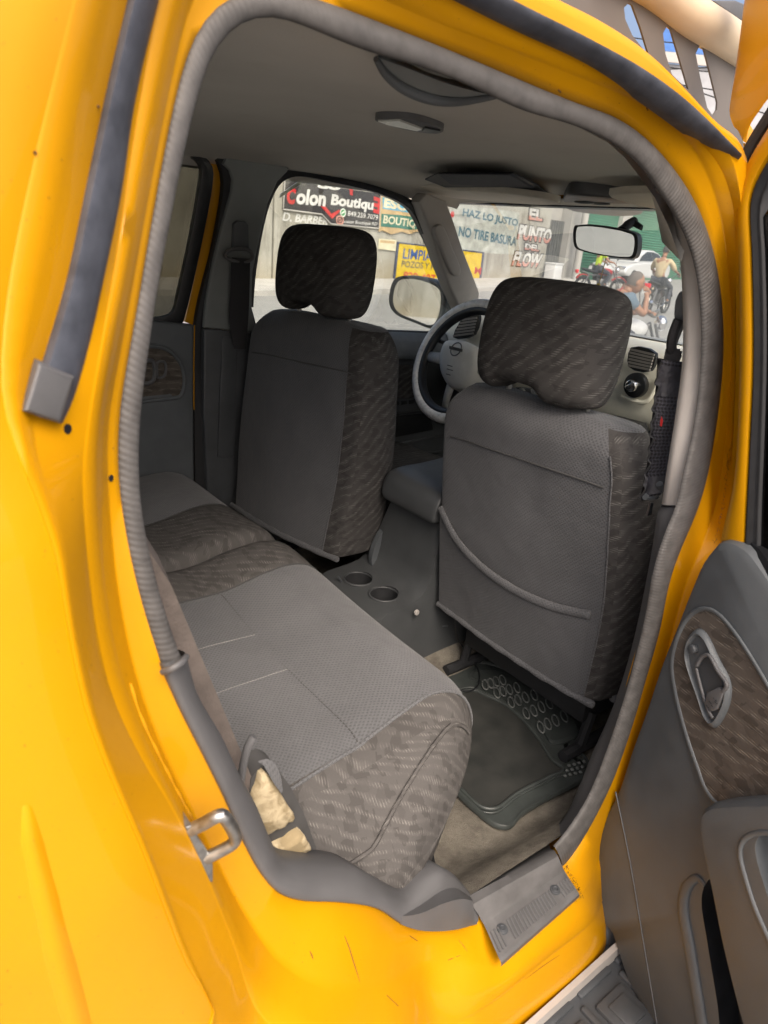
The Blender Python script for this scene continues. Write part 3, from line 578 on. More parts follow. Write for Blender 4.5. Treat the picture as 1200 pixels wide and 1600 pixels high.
# ------------------------------------------------------------------ open rear door (a part of the truck), hinged at the middle pillar
DT = R_(70); DN = Vector((-math.sin(DT), math.cos(DT), 0)); DA = Vector((-math.cos(DT), -math.sin(DT), 0)); DH = Vector((-.04, -.82, 0))
def DP(x, y, off=0): return onplane(x, y, DH+DN*off, DN)
def DQ(a, z, off=0): return DH+DA*a+Vector((0, 0, z))+DN*off
def ring_slab(mb, outline, th, edge=.012, mi=0, back=None):
    """panel with softly rounded front edge"""
    n = len(outline); c = sum(outline, Vector())/n; rows = []
    def inset(p, i, d):
        t = (outline[(i+1) % n]-outline[i-1]).normalized(); q = t.cross(DN).normalized()
        return p+q*d*SGN
    area = sum(((outline[i]-c).cross(outline[(i+1) % n]-c)).dot(DN) for i in range(n)); SGN = -1 if area > 0 else 1
    for k, (d, h) in enumerate(((0, -th), (0, -edge), (edge*.3, -edge*.35), (edge, 0))):
        rows.append([inset(p, i, d)+DN*h for i, p in enumerate(outline)])
    mb.grid(rows, cv=True, mi=mi, uv=False); b0 = len(mb.V)-4*n; mb.F.append([b0+3*n+k for k in range(n)]); mb.M.append(mi); mb.F.append([b0+k for k in range(n)]); mb.M.append(mi)
out = cr([DP(*p) for p in [(1118, 846), (1095, 875), (1075, 920), (1050, 985), (1030, 1035), (1005, 1110), (980, 1180), (962, 1235), (940, 1280), (924, 1325), (916, 1375), (914, 1420), (917, 1465), (924, 1515), (945, 1600)]]+[DQ(-.02, .40), DQ(.06, .355), DQ(.2, .34), DQ(.5, .34), DQ(.78, .36), DQ(.84, .45), DQ(.86, .8), DQ(.85, 1.08)], 4)
top = [DQ(.80, 1.085), DQ(.4, 1.09), DQ(.12, 1.10)]+[DP(*p) for p in [(1250, 972), (1222, 936), (1203, 912), (1190, 893), (1178, 876), (1168, 863), (1158, 855), (1148, 849), (1138, 845), (1128, 844)]]
outline = out+top
mb = MB(); ring_slab(mb, outline, .05, .014)
door = mb.build('rear_door', [MT['plastic'], MT['black']], truck, sharp=35)
# fabric insert sunk into the panel behind a soft lip
ins = cr([DP(*p, .002) for p in [(1050, 1040), (1056, 1005), (1073, 968), (1095, 952), (1117, 956), (1145, 985), (1180, 1038), (1215, 1100), (1270, 1200), (1290, 1262), (1240, 1262), (1195, 1248), (1150, 1253), (1122, 1256), (1104, 1236), (1090, 1200), (1070, 1140), (1055, 1080)]], 4, True)
mb = MB(); n = len(ins); cc = sum(ins, Vector())/n
mb.add(ins, [list(range(n))]); o = mb.build('fabric_insert', MT['jac_door'], door, recalc=False)
ul = o.data.uv_layers[0]
for p in o.data.polygons:
    for li in p.loop_indices:
        co = o.data.vertices[o.data.loops[li].vertex_index].co-DH; ul.data[li].uv = (co.dot(DA), co.z)
mb = MB(); mb.tube(ins, .004, 8, closed=True, flat=.6); mb.build('insert_rim', MT['plastic'], door, sharp=0)
# seam across the panel
mb = MB(); mb.tube(curve([DP(x, y, .0) for x, y in [(962, 1237), (972, 1285), (984, 1345), (1000, 1440), (1020, 1560), (1040, 1680)]], 30), .0016, 6); mb.build('panel_seam', MT['plastic_dark'], door)
# inner handle: bezel, bowl and lever
bz = cr([DP(*p, .004) for p in [(1072, 1022), (1076, 997), (1091, 982), (1104, 991), (1122, 1028), (1140, 1064), (1141, 1092), (1130, 1122), (1116, 1138), (1106, 1128), (1093, 1090), (1078, 1048)]], 4, True)
n = len(bz); c = sum(bz, Vector())/n
mb = MB(); mb.grid([[p-DN*.006 for p in bz], bz, [p.lerp(c, .04)+DN*.005 for p in bz], [p.lerp(c, .10)+DN*.007 for p in bz], [p.lerp(c, .14)+DN*.005 for p in bz], [p.lerp(c, .17)-DN*.0 for p in bz]], cv=True, uv=False)
mb.add([p.lerp(c, .17)+DN*.0005 for p in bz], [list(range(n))], 0)
bez = mb.build('inner_handle', MT['plastic'], door, sharp=50)
hb = cr([DP(*p, .0065) for p in [(1090, 1042), (1098, 1028), (1110, 1030), (1126, 1062), (1130, 1080), (1120, 1112), (1110, 1112), (1098, 1078)]], 4, True)
mb = MB(); mb.add(hb, [list(range(len(hb)))]); mb.build('handle_bowl', MT['plastic_dark'], bez, recalc=False)
mb = MB(); rl = cr([DP(*p, .011) for p in [(1089, 1040), (1098, 1026), (1108, 1024), (1122, 1048), (1136, 1070), (1130, 1080)]], 6); mb.tube(rl, .0030, 8)
mb.tube(cr([DP(*p, .010) for p in [(1088, 1044), (1097, 1080), (1108, 1112), (1114, 1122)]], 6), .0022, 8)
mb.slab([DP(*p, .013) for p in [(1104, 1082), (1122, 1074), (1131, 1080), (1120, 1108), (1110, 1112), (1100, 1100)]], -DN*.008, bev=.002); mb.build('handle_lever', MT['trimmid'], bez, sharp=40)
mb = MB(); mb.cyl(DP(1083, 1014, .009), .007, .007, .010, rot=DN.to_track_quat('Z', 'Y').to_matrix(), n=18, bev=.001); mb.build('lock_knob', MT['plastic_dark'], bez)
mb = MB(); 
for k in range(7):
    t = rnd.random(); a = DP(1106+rnd.uniform(-4, 14), 1092+rnd.uniform(-4, 10), .0145); 
    mb.tube([a, a+DA*rnd.uniform(.002, .006)+Vector((0, 0, rnd.uniform(-.002, .002)))], .0005, 4)
mb.build('handle_scratch', MT['black'], bez)
# armrest block with its pull pocket
def DPA(x, y): return DP(x, y, .040)
arm = cr([DPA(*p) for p in [(1095, 1270), (1108, 1256), (1140, 1251), (1190, 1249), (1250, 1256)]]+[DQ(.45, .80, .04), DQ(.62, .74, .04), DQ(.62, .62, .04), DQ(.45, .50, .04), DQ(.30, .42, .04)]+[DPA(*p) for p in [(1195, 1700), (1163, 1600), (1147, 1540), (1130, 1470), (1113, 1385), (1098, 1315)]], 5, True)
n = len(arm); c = sum(arm, Vector())/n
mb = MB(); mb.grid([[p-DN*.055 for p in arm], [p-DN*.012 for p in arm], [p.lerp(c, .012)-DN*.002 for p in arm], [p.lerp(c, .04)+DN*.004 for p in arm], [p.lerp(c, .10)+DN*.006 for p in arm]], cv=True, uv=False)
b0 = len(mb.V)-5*n; mb.F += [[b0+4*n+k for k in range(n)], [b0+k for k in range(n)]]; mb.M += [0, 0]; rest = mb.build('armrest', MT['plastic'], door, sharp=0)
pk = [(1157, 1330), (1163, 1312), (1182, 1302), (1212, 1304), (1250, 1330), (1275, 1400), (1265, 1500), (1225, 1500), (1190, 1440), (1168, 1380)]
m2 = MB(); m2.slab([DP(*p, .07) for p in cr([Vector((x, y, 0)) for x, y in pk], 4, True) for p in [(p.x, p.y)]], -DN*.052); c1 = m2.build('cut', MT['black'])
cut(rest, [c1])
mb = MB(); mb.tube([DP(p.x, p.y, .0455) for p in cr([Vector((x, y, 0)) for x, y in pk], 5, True)], .004, 8, closed=True); mb.build('pull_rim', MT['plastic'], rest, sharp=0)
mb = MB(); mb.add([DP(p.x, p.y, .0195) for p in cr([Vector((x, y, 0)) for x, y in pk], 4, True)], [list(range(len(pk)*4))]); mb.build('pull_pocket', MT['plastic_dark'], rest, recalc=False)
# map pocket: slot with a swollen lip
sl = [(1071, 1412), (1077, 1388), (1089, 1377), (1100, 1400), (1112, 1452), (1128, 1530), (1150, 1640), (1160, 1740), (1120, 1740), (1096, 1580), (1080, 1480)]
m2 = MB(); m2.slab([DP(p.x, p.y, .03) for p in cr([Vector((x, y, 0)) for x, y in sl], 4, True)], -DN*.068, mi=1); c2 = m2.build('cut', [MT['plastic'], MT['black']]); cut(door, [c2])  # slot walls cut in black: shade of the deep slot put into colour
mb = MB(); mb.tube([DP(x, y, .001) for x, y in [(p.x, p.y) for p in cr([Vector((x, y, 0)) for x, y in [(1118, 1740), (1094, 1580), (1078, 1480), (1068, 1412), (1075, 1384), (1090, 1372), (1101, 1384)]], 8)]], [.012]*20+[.012-.0003*k for k in range(29)], 12, flat=.55, up=DN); mb.build('map_pocket', MT['plastic'], door, sharp=0)
mb = MB(); mb.add([DP(p.x, p.y, -.034) for p in cr([Vector((x, y, 0)) for x, y in sl], 4, True)], [list(range(len(sl)*4))]); mb.build('pocket_floor', MT['black'], door, recalc=False)
# steel of the door: front edge, outer skin, window frame
edge = [p-DN*.05 for p in out]
mb = MB(); mb.grid([[p-DN*.012+0*DA for p in out], [p-DN*.03-DA*.012 for p in out], [p-DN*.12-DA*.02 for p in out]])
mb.slab([p-DN*.13 for p in outline[::3]], -DN*.01); mb.build('door_skin', MT['yellow'], door)
fr_l = [(1125, 846), (1135, 805), (1147, 750), (1153, 675), (1156, 560), (1156, 480), (1154, 400), (1152, 315), (1165, 262), (1200, 200), (1290, 60)]
fr_r = [(1160, 858), (1162, 805), (1167, 707), (1173, 578), (1173, 480), (1171, 400), (1170, 305), (1186, 264), (1206, 232), (1300, 100)]
a = curve([DP(*p, -.022) for p in fr_l], 60); b = curve([DP(*p, -.016) for p in fr_r], 60)
mb = MB(); mb.grid([[p-DN*.05-DA*.01 for p in a], a, [x.lerp(y, .2)+DN*.004 for x, y in zip(a, b)], [x.lerp(y, .8)+DN*.004 for x, y in zip(a, b)], b, [p-DN*.03 for p in b]])
ol = curve([DP(*p, -.075) for p in [(1150, 196), (1141, 172), (1149, 110), (1157, 50), (1165, -10), (1180, -80)]], 24); orr = curve([DP(*p, -.055) for p in [(1166, 224), (1170, 200), (1190, 168), (1225, 120), (1260, 40), (1300, -40)]], 24)
mb.grid([[p-DN*.03 for p in ol], ol, [x.lerp(y, .12)+DN*.006 for x, y in zip(ol, orr)], [x.lerp(y, .3)+DN*.002 for x, y in zip(ol, orr)], [x.lerp(y, .9)+DN*.004 for x, y in zip(ol, orr)], orr]); mb.add([ol[0], orr[0], orr[0]-DN*.03, ol[0]-DN*.03], [[0, 1, 2, 3]])
mb.build('window_frame', MT['yellow'], door, sharp=50)
mb = MB(); mb.tube(curve([DP(*p, -.030) for p in [(1150, 300), (1158, 265), (1176, 225), (1204, 180), (1290, 40)]], 30), .009, 8); mb.build('frame_seal', MT['blackmatt'], door)
g = curve([DP(*p, -.018) for p in [(1163, 858), (1166, 805), (1171, 707), (1177, 578), (1177, 480), (1175, 400), (1174, 308), (1190, 268), (1212, 236), (1306, 106)]], 50); h = curve([DP(*p, -.024) for p in [(1185, 880), (1186, 805), (1190, 707), (1194, 578), (1194, 480), (1192, 400), (1190, 320), (1204, 284), (1226, 254), (1316, 130)]], 50)
mb = MB(); mb.grid([[p-DN*.02 for p in g], g, [x.lerp(y, .3)+DN*.004 for x, y in zip(g, h)], [x.lerp(y, .5)-DN*.004 for x, y in zip(g, h)], [x.lerp(y, .8)+DN*.0 for x, y in zip(g, h)], h, [p-DN*.02 for p in h]]); mb.build('glass_channel', MT['blackmatt'], door, sharp=0)
mb = MB(); bl = [DP(1158, 860, -.02), DP(1180, 880, -.01), DP(1206, 918, -.006), DQ(.2, 1.105, -.006), DQ(.8, 1.09, -.006)]
mb.grid([bl, [p+Vector((0, 0, .018))-DN*.004 for p in bl], [p+Vector((0, 0, .018))-DN*.02 for p in bl], [p+Vector((0, 0, -.01))-DN*.022 for p in bl]]); mb.build('window_sill_strip', MT['black'], door)
mb = MB(); mb.slab([h[0]-DN*.004, h[10]-DN*.004, h[20]-DN*.004, h[30]-DN*.004, h[36]-DN*.004, h[49]-DN*.004, DQ(.82, 1.62, -.03), DQ(.82, 1.08, -.03), DQ(.1, 1.08, -.03)], -DN*.004); mb.build('door_glass', MT['dark'], door)
# ------------------------------------------------------------------ cabin shell
def SL(x, y, off=0): return SS(x, y, off, 1)
# headliner
def lin(x, y):
    e = min(abs(y)/.625, 1.0); fx = max(0, (x-.30)/.42); rx = max(0, (-.72-x)/.18)
    return 1.728-.028*e**4-.012*fx**2-.004*fx**6-.06*rx**2
tops = [LA[i] for i in range(NT_) if 30 < th_of(i) < 150]
def edgept(x):
    q = sorted(tops, key=lambda p: abs(p.x-x)); q = max(q[:2], key=lambda p: p.z)
    return q if abs(q.x-x) < .02 and q.z > 1.5 else None
mb = MB(); rows = []
for i in range(46):
    x = -.9+1.63*i/45; e = edgept(x); r = []
    y0 = -.56
    for j in range(31):
        y = y0+(.622-y0)*j/30; r.append(Vector((x, y, lin(x, y)+(.012 if y < -.5 else 0)*((-y-.5)/.06))))
    pre = [Vector((x, -.615, min(1.705, (e.z+.012) if e else 1.70))), Vector((x, -.592, 1.712 if not e else max(min(1.716, e.z+.035), e.z+.012)))]
    if e: pre[0] = Vector((x, e.y+.03, e.z+.010))
    rows.append(pre+r+[Vector((x, .637, r[-1].z-.02))])
mb.grid(rows)
liner = mb.build('headliner', MT['liner'], truck, sharp=60)
# rear wall of the cab with its window
mb = MB(); X = -.93
mb.slab([Vector((X, -.74, .45)), Vector((X, .74, .45)), Vector((X, .74, 1.28)), Vector((X, -.74, 1.28))], (-.02, 0, 0))
mb.slab([Vector((X, -.74, 1.28)), Vector((X, -.58, 1.28)), Vector((X, -.54, 1.63)), Vector((X, -.66, 1.74))], (-.02, 0, 0)); mb.slab([Vector((X, .74, 1.28)), Vector((X, .58, 1.28)), Vector((X, .54, 1.63)), Vector((X, .66, 1.74))], (-.02, 0, 0))
mb.slab([Vector((X, -.55, 1.63)), Vector((X, .55, 1.63)), Vector((X, .66, 1.74)), Vector((X, -.66, 1.74))], (-.02, 0, 0)); mb.build('cab_back', MT['trimmid'], truck)
mb = MB(); mb.slab([Vector((X, -.58, 1.28)), Vector((X, .58, 1.28)), Vector((X, .54, 1.63)), Vector((X, -.54, 1.63))], (-.005, 0, 0)); mb.build('rear_window', MT['glass'], truck)
# floor with its carpet, tunnel and the carpeted side of the sill
mb = MB(); rows = []
for i in range(50):
    x = -.9+2.1*i/49; r = []
    for j in range(50):
        y = -.71+1.42*j/49
        z = .505+.075*math.exp(-(y/.13)**4)+.006*math.sin(9*x+3*y)+.004*math.sin(23*y-11*x)
        s = max(0, (-.60-y)/.11); z += .085*s*s*(3-2*min(s, 1)) if s < 1 else .085
        s2 = max(0, (y-.60)/.11); z += .085*min(s2, 1)**2
        r.append(Vector((x, y, z)))
    rows.append(r)
mb.grid(rows); mb.grid([[Vector((1.2, y, .5)) for y in (-.7, 0, .7)], [Vector((1.25, y, .75)) for y in (-.7, 0, .7)], [Vector((1.28, y, 1.2)) for y in (-.7, 0, .7)]])
# ragged gap where the carpet lifts at the sill
floor = mb.build('floor_carpet', MT['carpet'], truck, sharp=0)
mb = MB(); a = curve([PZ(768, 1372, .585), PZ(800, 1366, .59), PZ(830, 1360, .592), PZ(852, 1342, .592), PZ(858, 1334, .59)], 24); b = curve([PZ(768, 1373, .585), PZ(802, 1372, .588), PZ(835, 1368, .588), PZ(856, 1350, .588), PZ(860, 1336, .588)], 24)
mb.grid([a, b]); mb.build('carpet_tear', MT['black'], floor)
# ------------------------------------------------------------------ far side of the cab
def SLc(l, n=5, off=0): return cr([SL(x, y, off) for x, y in l], n, True)
# rear door, closed
mb = MB(); pz = [SL(303, 508, -.05), SL(303, 600, -.055), SL(304, 745, -.06), SL(306, 800, -.06), Vector((-.30, .68, .52)), Vector((-.9, .68, .52)), Vector((-.9, .69, 1.26)), SL(236, 500, -.045)]
mb.slab(pz, (0, .03, 0), bev=.008); ld = mb.build('far_rear_door', MT['plastic'], truck)
ov = SLc([(200, 548), (240, 541), (265, 548), (283, 570), (288, 595), (282, 618), (262, 623), (230, 626), (200, 628)], 4, -.062)
mb = MB(); mb.tube(ov, .006, 8, closed=True); mb.build('insert_rim', MT['plastic'], ld)
mb = MB(); mb.add(ov, [list(range(len(ov)))]); mb.build('fabric_insert', MT['jac_door'], ld, recalc=False)
mb = MB(); mb.tube(SLc([(222, 566), (238, 564), (242, 580), (238, 596), (224, 598)], 4, -.066), .006, 8, closed=True); mb.tube(SLc([(246, 566), (257, 566), (259, 580), (256, 588), (247, 590), (245, 578)], 4, -.066), .004, 8, closed=True)
mb.build('inner_handle', MT['trimmid'], ld)
mb = MB(); mb.slab([SL(287, 236, 0), SL(318, 256, 0), SL(313, 301, 0), SL(282, 455, 0), SL(271, 492, 0), SL(240, 500, 0), Vector((-.85, .72, 1.27)), Vector((-.80, .63, 1.70))], (0, .004, 0)); mb.build('far_rear_glass', MT['tint'], ld)
def band(l, r, off, mat, name, par, n=40, th=.02):
    a = curve([SL(x, y, off) for x, y in l], n); b = curve([SL(x, y, off) for x, y in r], n); m = MB()
    m.grid([[p+Vector((0, th, 0)) for p in a], a, [p.lerp(q, .5)-Vector((0, .004, 0)) for p, q in zip(a, b)], b, [p+Vector((0, th, 0)) for p in b]]); return m.build(name, mat, par)
band([(270, 225), (288, 238), (314, 258), (311, 301), (280, 455), (269, 490), (236, 497)], [(278, 215), (300, 229), (331, 258), (333, 280), (290, 490), (284, 506), (236, 508)], -.03, MT['black'], 'glass_frame', ld)
band([(330, 256), (333, 276), (315, 380), (289, 503)], [(345, 258), (348, 276), (333, 380), (305, 509)], -.02, MT['yellow'], 'window_frame', ld)
mb = MB(); mb.tube([SL(304, 508, -.045), SL(303, 560, -.05), SL(303, 640, -.05)], .0016, 6); mb.build('door_edge', MT['yellow'], ld)
# middle pillar on the far side
band([(336, 240), (349, 276), (335, 380), (307, 500), (304, 620), (305, 760)], [(352, 240), (372, 276), (346, 370), (321, 480), (317, 570), (326, 770)], -.045, MT['blackmatt'], 'pillar_seal', truck)
pp = [SL(x, y, -.06) for x, y in [(350, 256), (354, 246), (372, 244), (420, 249), (452, 262), (450, 268), (434, 284), (419, 318), (406, 375), (395, 426), (394, 480), (405, 520), (319, 512), (322, 472), (334, 410), (348, 352), (362, 300), (364, 280), (360, 266)]]
mb = MB(); mb.slab(pp, (0, .05, 0), bev=.006); pil = mb.build('pillar_trim', MT['pillar'], truck)
mb = MB(); mb.slab([SL(x, y, -.062) for x, y in [(319, 514), (420, 522), (420, 690), (420, 800), (420, 860), (328, 860), (318, 640)]], (0, .05, 0), bev=.006); lp = mb.build('lower_pillar_trim', MT['plastic_dark'], truck)
mb = MB(); mb.slab([SL(x, y, -.066) for x, y in [(348, 525), (372, 528), (366, 716), (340, 714)]], (0, .02, 0), bev=.003); mb.build('belt_slot_cover', MT['plastic_dark'], lp)
# belt of the far front seat
sb_ = MB(); sb_.slab([SL(x, y, -.075) for x, y in [(366, 350), (372, 345), (384, 346), (389, 352), (390, 392), (364, 392)]], (0, .03, 0), bev=.005); far_belt = sb_.build('seat_belt', MT['plastic'], truck)
mb = MB(); mb.tube(SLc([(357, 392), (372, 388), (390, 392), (395, 402), (388, 408), (360, 406), (352, 400)], 4, -.085), .005, 8, closed=True); mb.build('belt_guide', MT['trimmid'], far_belt)
a = curve([SL(362, 402, -.085), SL(360, 450, -.085), SL(358, 500, -.08), SL(366, 545, -.08)], 24); b = curve([SL(391, 404, -.085), SL(390, 450, -.085), SL(388, 500, -.08), SL(384, 545, -.08)], 24)
mb = MB(); mb.grid([a, [p.lerp(q, .5)+Vector((0, -.006, 0)) for p, q in zip(a, b)], b]); mb.build('webbing', MT['belt'], far_belt)
# far front door: panel, glass, frame
fd = MB(); fd.slab([SL(540, 519, -.05), SL(600, 521, -.05), SL(690, 524, -.05), SL(760, 530, -.05), Vector((1.05, .69, 1.2)), Vector((1.05, .69, .55)), Vector((.05, .69, .55)), Vector((.02, .69, 1.27))], (0, .04, 0), bev=.012)
fdoor = fd.build('far_front_door', MT['plastic_dark'], truck)
mb = MB(); a = [SL(540, 517, -.045), SL(620, 519, -.045), SL(690, 522, -.045), SL(740, 525, -.045)]; b = [SL(540, 560, -.08), SL(620, 561, -.08), SL(690, 563, -.08), SL(760, 565, -.08)]
mb.grid([[p+Vector((0, .03, 0)) for p in a], a, [p.lerp(q, .35)+Vector((0, -.016, 0)) for p, q in zip(a, b)], [p.lerp(q, .8)+Vector((0, -.004, 0)) for p, q in zip(a, b)], b, [p+Vector((0, .05, -.003)) for p in b]]); mb.build('door_top_roll', plain('blue_grey_plastic', (.115, .128, .14), .45), fdoor, sharp=0)
mb = MB(); mb.slab([SL(x, y, -.062) for x, y in [(590, 568), (640, 570), (662, 574), (668, 612), (655, 622), (590, 624)]], (0, .01, 0), bev=.003); mb.build('fabric_insert', MT['jac_front'], fdoor)
mb = MB(); mb.tube(SLc([(600, 574), (611, 576), (613, 590), (609, 602), (600, 600)], 4, -.07), .005, 8, closed=True); mb.build('inner_handle', MT['trimmid'], fdoor)
mb = MB(); mb.slab([SL(x, y, -.085) for x, y in [(585, 630), (668, 622), (676, 630), (672, 640), (585, 652)]], (0, .03, 0), bev=.006); ar = mb.build('armrest', MT['plastic_dark'], fdoor)
mb = MB()
for k in range(4): mb.slab([SL(616+k*12, 628-k*1.2, -.088), SL(624+k*12, 627-k*1.2, -.088), SL(624+k*12, 633-k*1.2, -.088), SL(616+k*12, 634-k*1.2, -.088)], (0, .01, 0), bev=.001)
mb.build('window_switch', MT['black'], ar)
mb = MB(); mb.slab([SL(x, y, -.066) for x, y in [(585, 655), (672, 645), (678, 672), (585, 690)]], (0, .01, 0), bev=.003); mb.build('door_pocket', MT['black'], fdoor)
mb = MB(); mb.tube([SL(590, 702, -.07), SL(640, 690, -.07), SL(690, 680, -.07)], .006, 8); mb.tube([SL(590, 722, -.07), SL(640, 712, -.07), SL(690, 704, -.07)], .006, 8); mb.build('pocket_rib', MT['plastic_dark'], fdoor)
mb = MB(); gl = [SL(x, y, 0) for x, y in [(392, 500), (400, 420), (418, 320), (436, 280), (458, 268), (560, 286), (645, 318), (672, 360), (728, 500), (740, 530), (560, 524), (420, 520)]]
mb.slab(gl, (0, .003, 0)); mb.build('far_front_glass', MT['glass'], fdoor)
band([(396, 480), (401, 420), (421, 322), (440, 286), (462, 276), (530, 287), (600, 305), (640, 327), (660, 362), (690, 430), (712, 482)], [(386, 480), (394, 420), (414, 318), (434, 276), (458, 263), (530, 277), (602, 295), (650, 318), (674, 360), (702, 425), (724, 478)], -.03, MT['black'], 'glass_frame', fdoor, 90)
band([(676, 380), (694, 425), (716, 480)], [(690, 385), (708, 430), (730, 482)], .0, MT['yellow'], 'window_frame', fdoor)
mb = MB(); mb.tube([SL(535, 516, -.03), SL(620, 518, -.03), SL(700, 521, -.03), SL(740, 523, -.03)], .006, 8); mb.build('window_sill_strip', MT['black'], fdoor)
mb = MB(); a = SL(438, 309, .02); b = SL(478, 282, .02); d = (b-a); mb.slab([a, b, b+Vector((0, 0, .011)), a+Vector((0, 0, .009))], (0, .004, 0)); mb.build('visor_edge_strip', MT['beige'], fdoor)
# ------------------------------------------------------------------ windscreen pillar, header, windscreen
ap = [SL(x, y, -.07) for x, y in [(655, 316), (668, 302), (698, 314), (712, 352), (724, 390), (738, 425), (750, 457), (746, 500), (722, 490), (704, 450), (690, 415), (674, 365)]]
mb = MB(); mb.slab(ap, (.0, .05, 0), bev=.008); apil = mb.build('windscreen_pillar', MT['trimlight'], truck, sharp=40)
mb = MB(); gp = cr([SL(x, y, -.085) for x, y in [(680, 357), (687, 351), (693, 353), (708, 388), (721, 422), (719, 430), (711, 431), (706, 426), (690, 388)]], 4, True); mb.slab(gp, (0, .025, 0), bev=.006); mb.build('grab_handle', MT['trimlight'], apil, sharp=50)
WS0, WS1, WSB, WSC = Vector((.735, .75, 1.684)), Vector((.735, -.62, 1.684)), Vector((1.30, -.72, 1.27)), Vector((1.25, .97, 1.27))
mb = MB(); rows = []
for k in range(6):
    t = k/5; l = WS0.lerp(WSC, t); r = WS1.lerp(WSB, t); rows.append([l.lerp(r, j/12)+Vector((.06*math.sin(math.pi*j/12), 0, 0)) for j in range(13)])
mb.grid(rows); ws = mb.build('windscreen', MT['wsglass'], truck, sharp=0)
mb = MB(); hp = [Vector((.732, p.y, min(1.70, lin(.73, p.y)+.002))) for p in rows[0]]; mb.grid([hp, [a_.lerp(b_, .5)+Vector((0, 0, -.003)) for a_, b_ in zip(hp, rows[0])], [p+Vector((.004, 0, .004)) for p in rows[0]], [p+Vector((.02, 0, .04)) for p in rows[0]], [p+Vector((-.02, 0, .07)) for p in hp]]); mb.build('header_lining', MT['liner'], truck)
mb = MB(); mb.tube([p+Vector((.012, 0, .008)) for p in rows[0]], .012, 8); mb.build('windscreen_header', MT['blackmatt'], truck)
mb = MB(); mb.tube([WS1.lerp(WSB, k/5) for k in range(6)], .014, 8); mb.build('windscreen_seal', MT['blackmatt'], ws)
# front right pillar inside and near front door (mostly hidden behind the seat)
mb = MB(); mb.slab([Vector((.12, -.70, .55)), Vector((1.1, -.70, .55)), Vector((1.1, -.70, 1.2)), Vector((.12, -.70, 1.26))], (0, -.03, 0), bev=.01); nd = mb.build('near_front_door', MT['plastic_dark'], truck)
mb = MB(); mb.slab([Vector((.13, -.72, 1.26)), Vector((1.1, -.72, 1.2)), Vector((.66, -.63, 1.68)), Vector((.1, -.62, 1.69))], (0, -.004, 0)); mb.build('near_front_glass', MT['glass'], nd)
mb = MB(); mb.tube([Vector((.70, -.635, 1.68)), Vector((.95, -.67, 1.46)), Vector((1.2, -.70, 1.24))], .03, 10); mb.build('near_windscreen_pillar', MT['trimlight'], truck)
# ------------------------------------------------------------------ near middle pillar trim
r0 = [(1030, 300), (1062, 345), (1085, 400), (1097, 470), (1099, 561), (1093, 626), (1083, 688), (1070, 740), (1060, 790)]
l0 = [(1018, 292), (1046, 325), (1059, 380), (1066, 458), (1066, 560), (1055, 650), (1047, 701), (1040, 745), (1034, 788)]
a = curve([SS(x+10, y, -.002) for x, y in r0], 50); b = curve([SS(x, y, -.045) for x, y in l0], 50)
mb = MB(); mb.grid([a, [p.lerp(q, .7)+Vector((-.004, 0, 0)) for p, q in zip(a, b)], b, [q+Vector((.012, .004, 0)) for q in b], [q+Vector((.05, -.01, 0)) for q in b]]); mb.build('near_pillar_trim', MT['trimlight'], truck, sharp=0)
r1 = [(1060, 792), (1047, 821), (1034, 856), (1022, 900), (1012, 960), (998, 1020), (985, 1070), (966, 1130), (945, 1190), (925, 1240), (903, 1278), (880, 1310)]
l1 = [(1033, 792), (1028, 800), (1020, 850), (1010, 905), (998, 965), (982, 1030), (965, 1085), (948, 1130), (925, 1180), (905, 1230), (885, 1275), (866, 1300)]
a = curve([SS(x+10, y, -.002) for x, y in r1], 50); b = curve([SS(x, y, -.05) for x, y in l1], 50)
mb = MB(); mb.grid([a, [p.lerp(q, .6)+Vector((-.004, 0, 0)) for p, q in zip(a, b)], b, [q+Vector((.012, .006, 0)) for q in b], [q+Vector((.06, -.01, 0)) for q in b]]); mb.build('near_lower_pillar_trim', MT['trimmid'], truck, sharp=0)
# ------------------------------------------------------------------ overhead fittings
mb = MB(); zz = 1.716
a = [PZ(x, y, 1.705) for x, y in [(884, 302), (900, 297), (985, 305), (1003, 320), (1000, 330), (960, 332), (905, 326), (888, 322)]]
mb.slab([p+Vector((0, 0, -.012)) for p in cr(a, 4, True)], (0, 0, .04), bev=.008); oc = mb.build('overhead_console', MT['trimmid'], truck, sharp=50)
for px in ((913, 315), (938, 317)):
    mb = MB(); c = PZ(px[0], px[1], 1.692); mb.tube(cr([c+Vector((dx, dy, -.002)) for dx, dy in ((-.012, -.022), (.012, -.022), (.012, .022), (-.012, .022))], 4, True), .0022, 6, closed=True); mb.build('map_light', MT['plastic_dark'], oc)
mb = MB(); a = cr([PZ(x, y, 1.718) for x, y in [(586, 187), (600, 184), (640, 185), (680, 196), (693, 204), (680, 208), (650, 205), (606, 195)]], 4, True); mb.slab([p+Vector((0, 0, -.001)) for p in a], (0, 0, .010), bev=.001); dl = mb.build('dome_light', MT['trimmid'], truck)
mb = MB(); a = [PZ(x, y, 1.7165) for x, y in [(591, 188), (625, 187), (660, 200), (652, 203), (608, 194)]]; mb.slab([p+Vector((0, 0, -.002)) for p in a], (0, 0, .006)); mb.build('lamp_lens', MT['lens'], dl)
mb = MB(); a = [PZ(x, y, 1.7165) for x, y in [(664, 198), (688, 203), (682, 207), (660, 203)]]; mb.slab([p+Vector((0, 0, -.002)) for p in a], (0, 0, .006)); mb.build('lamp_switch', MT['black'], dl)
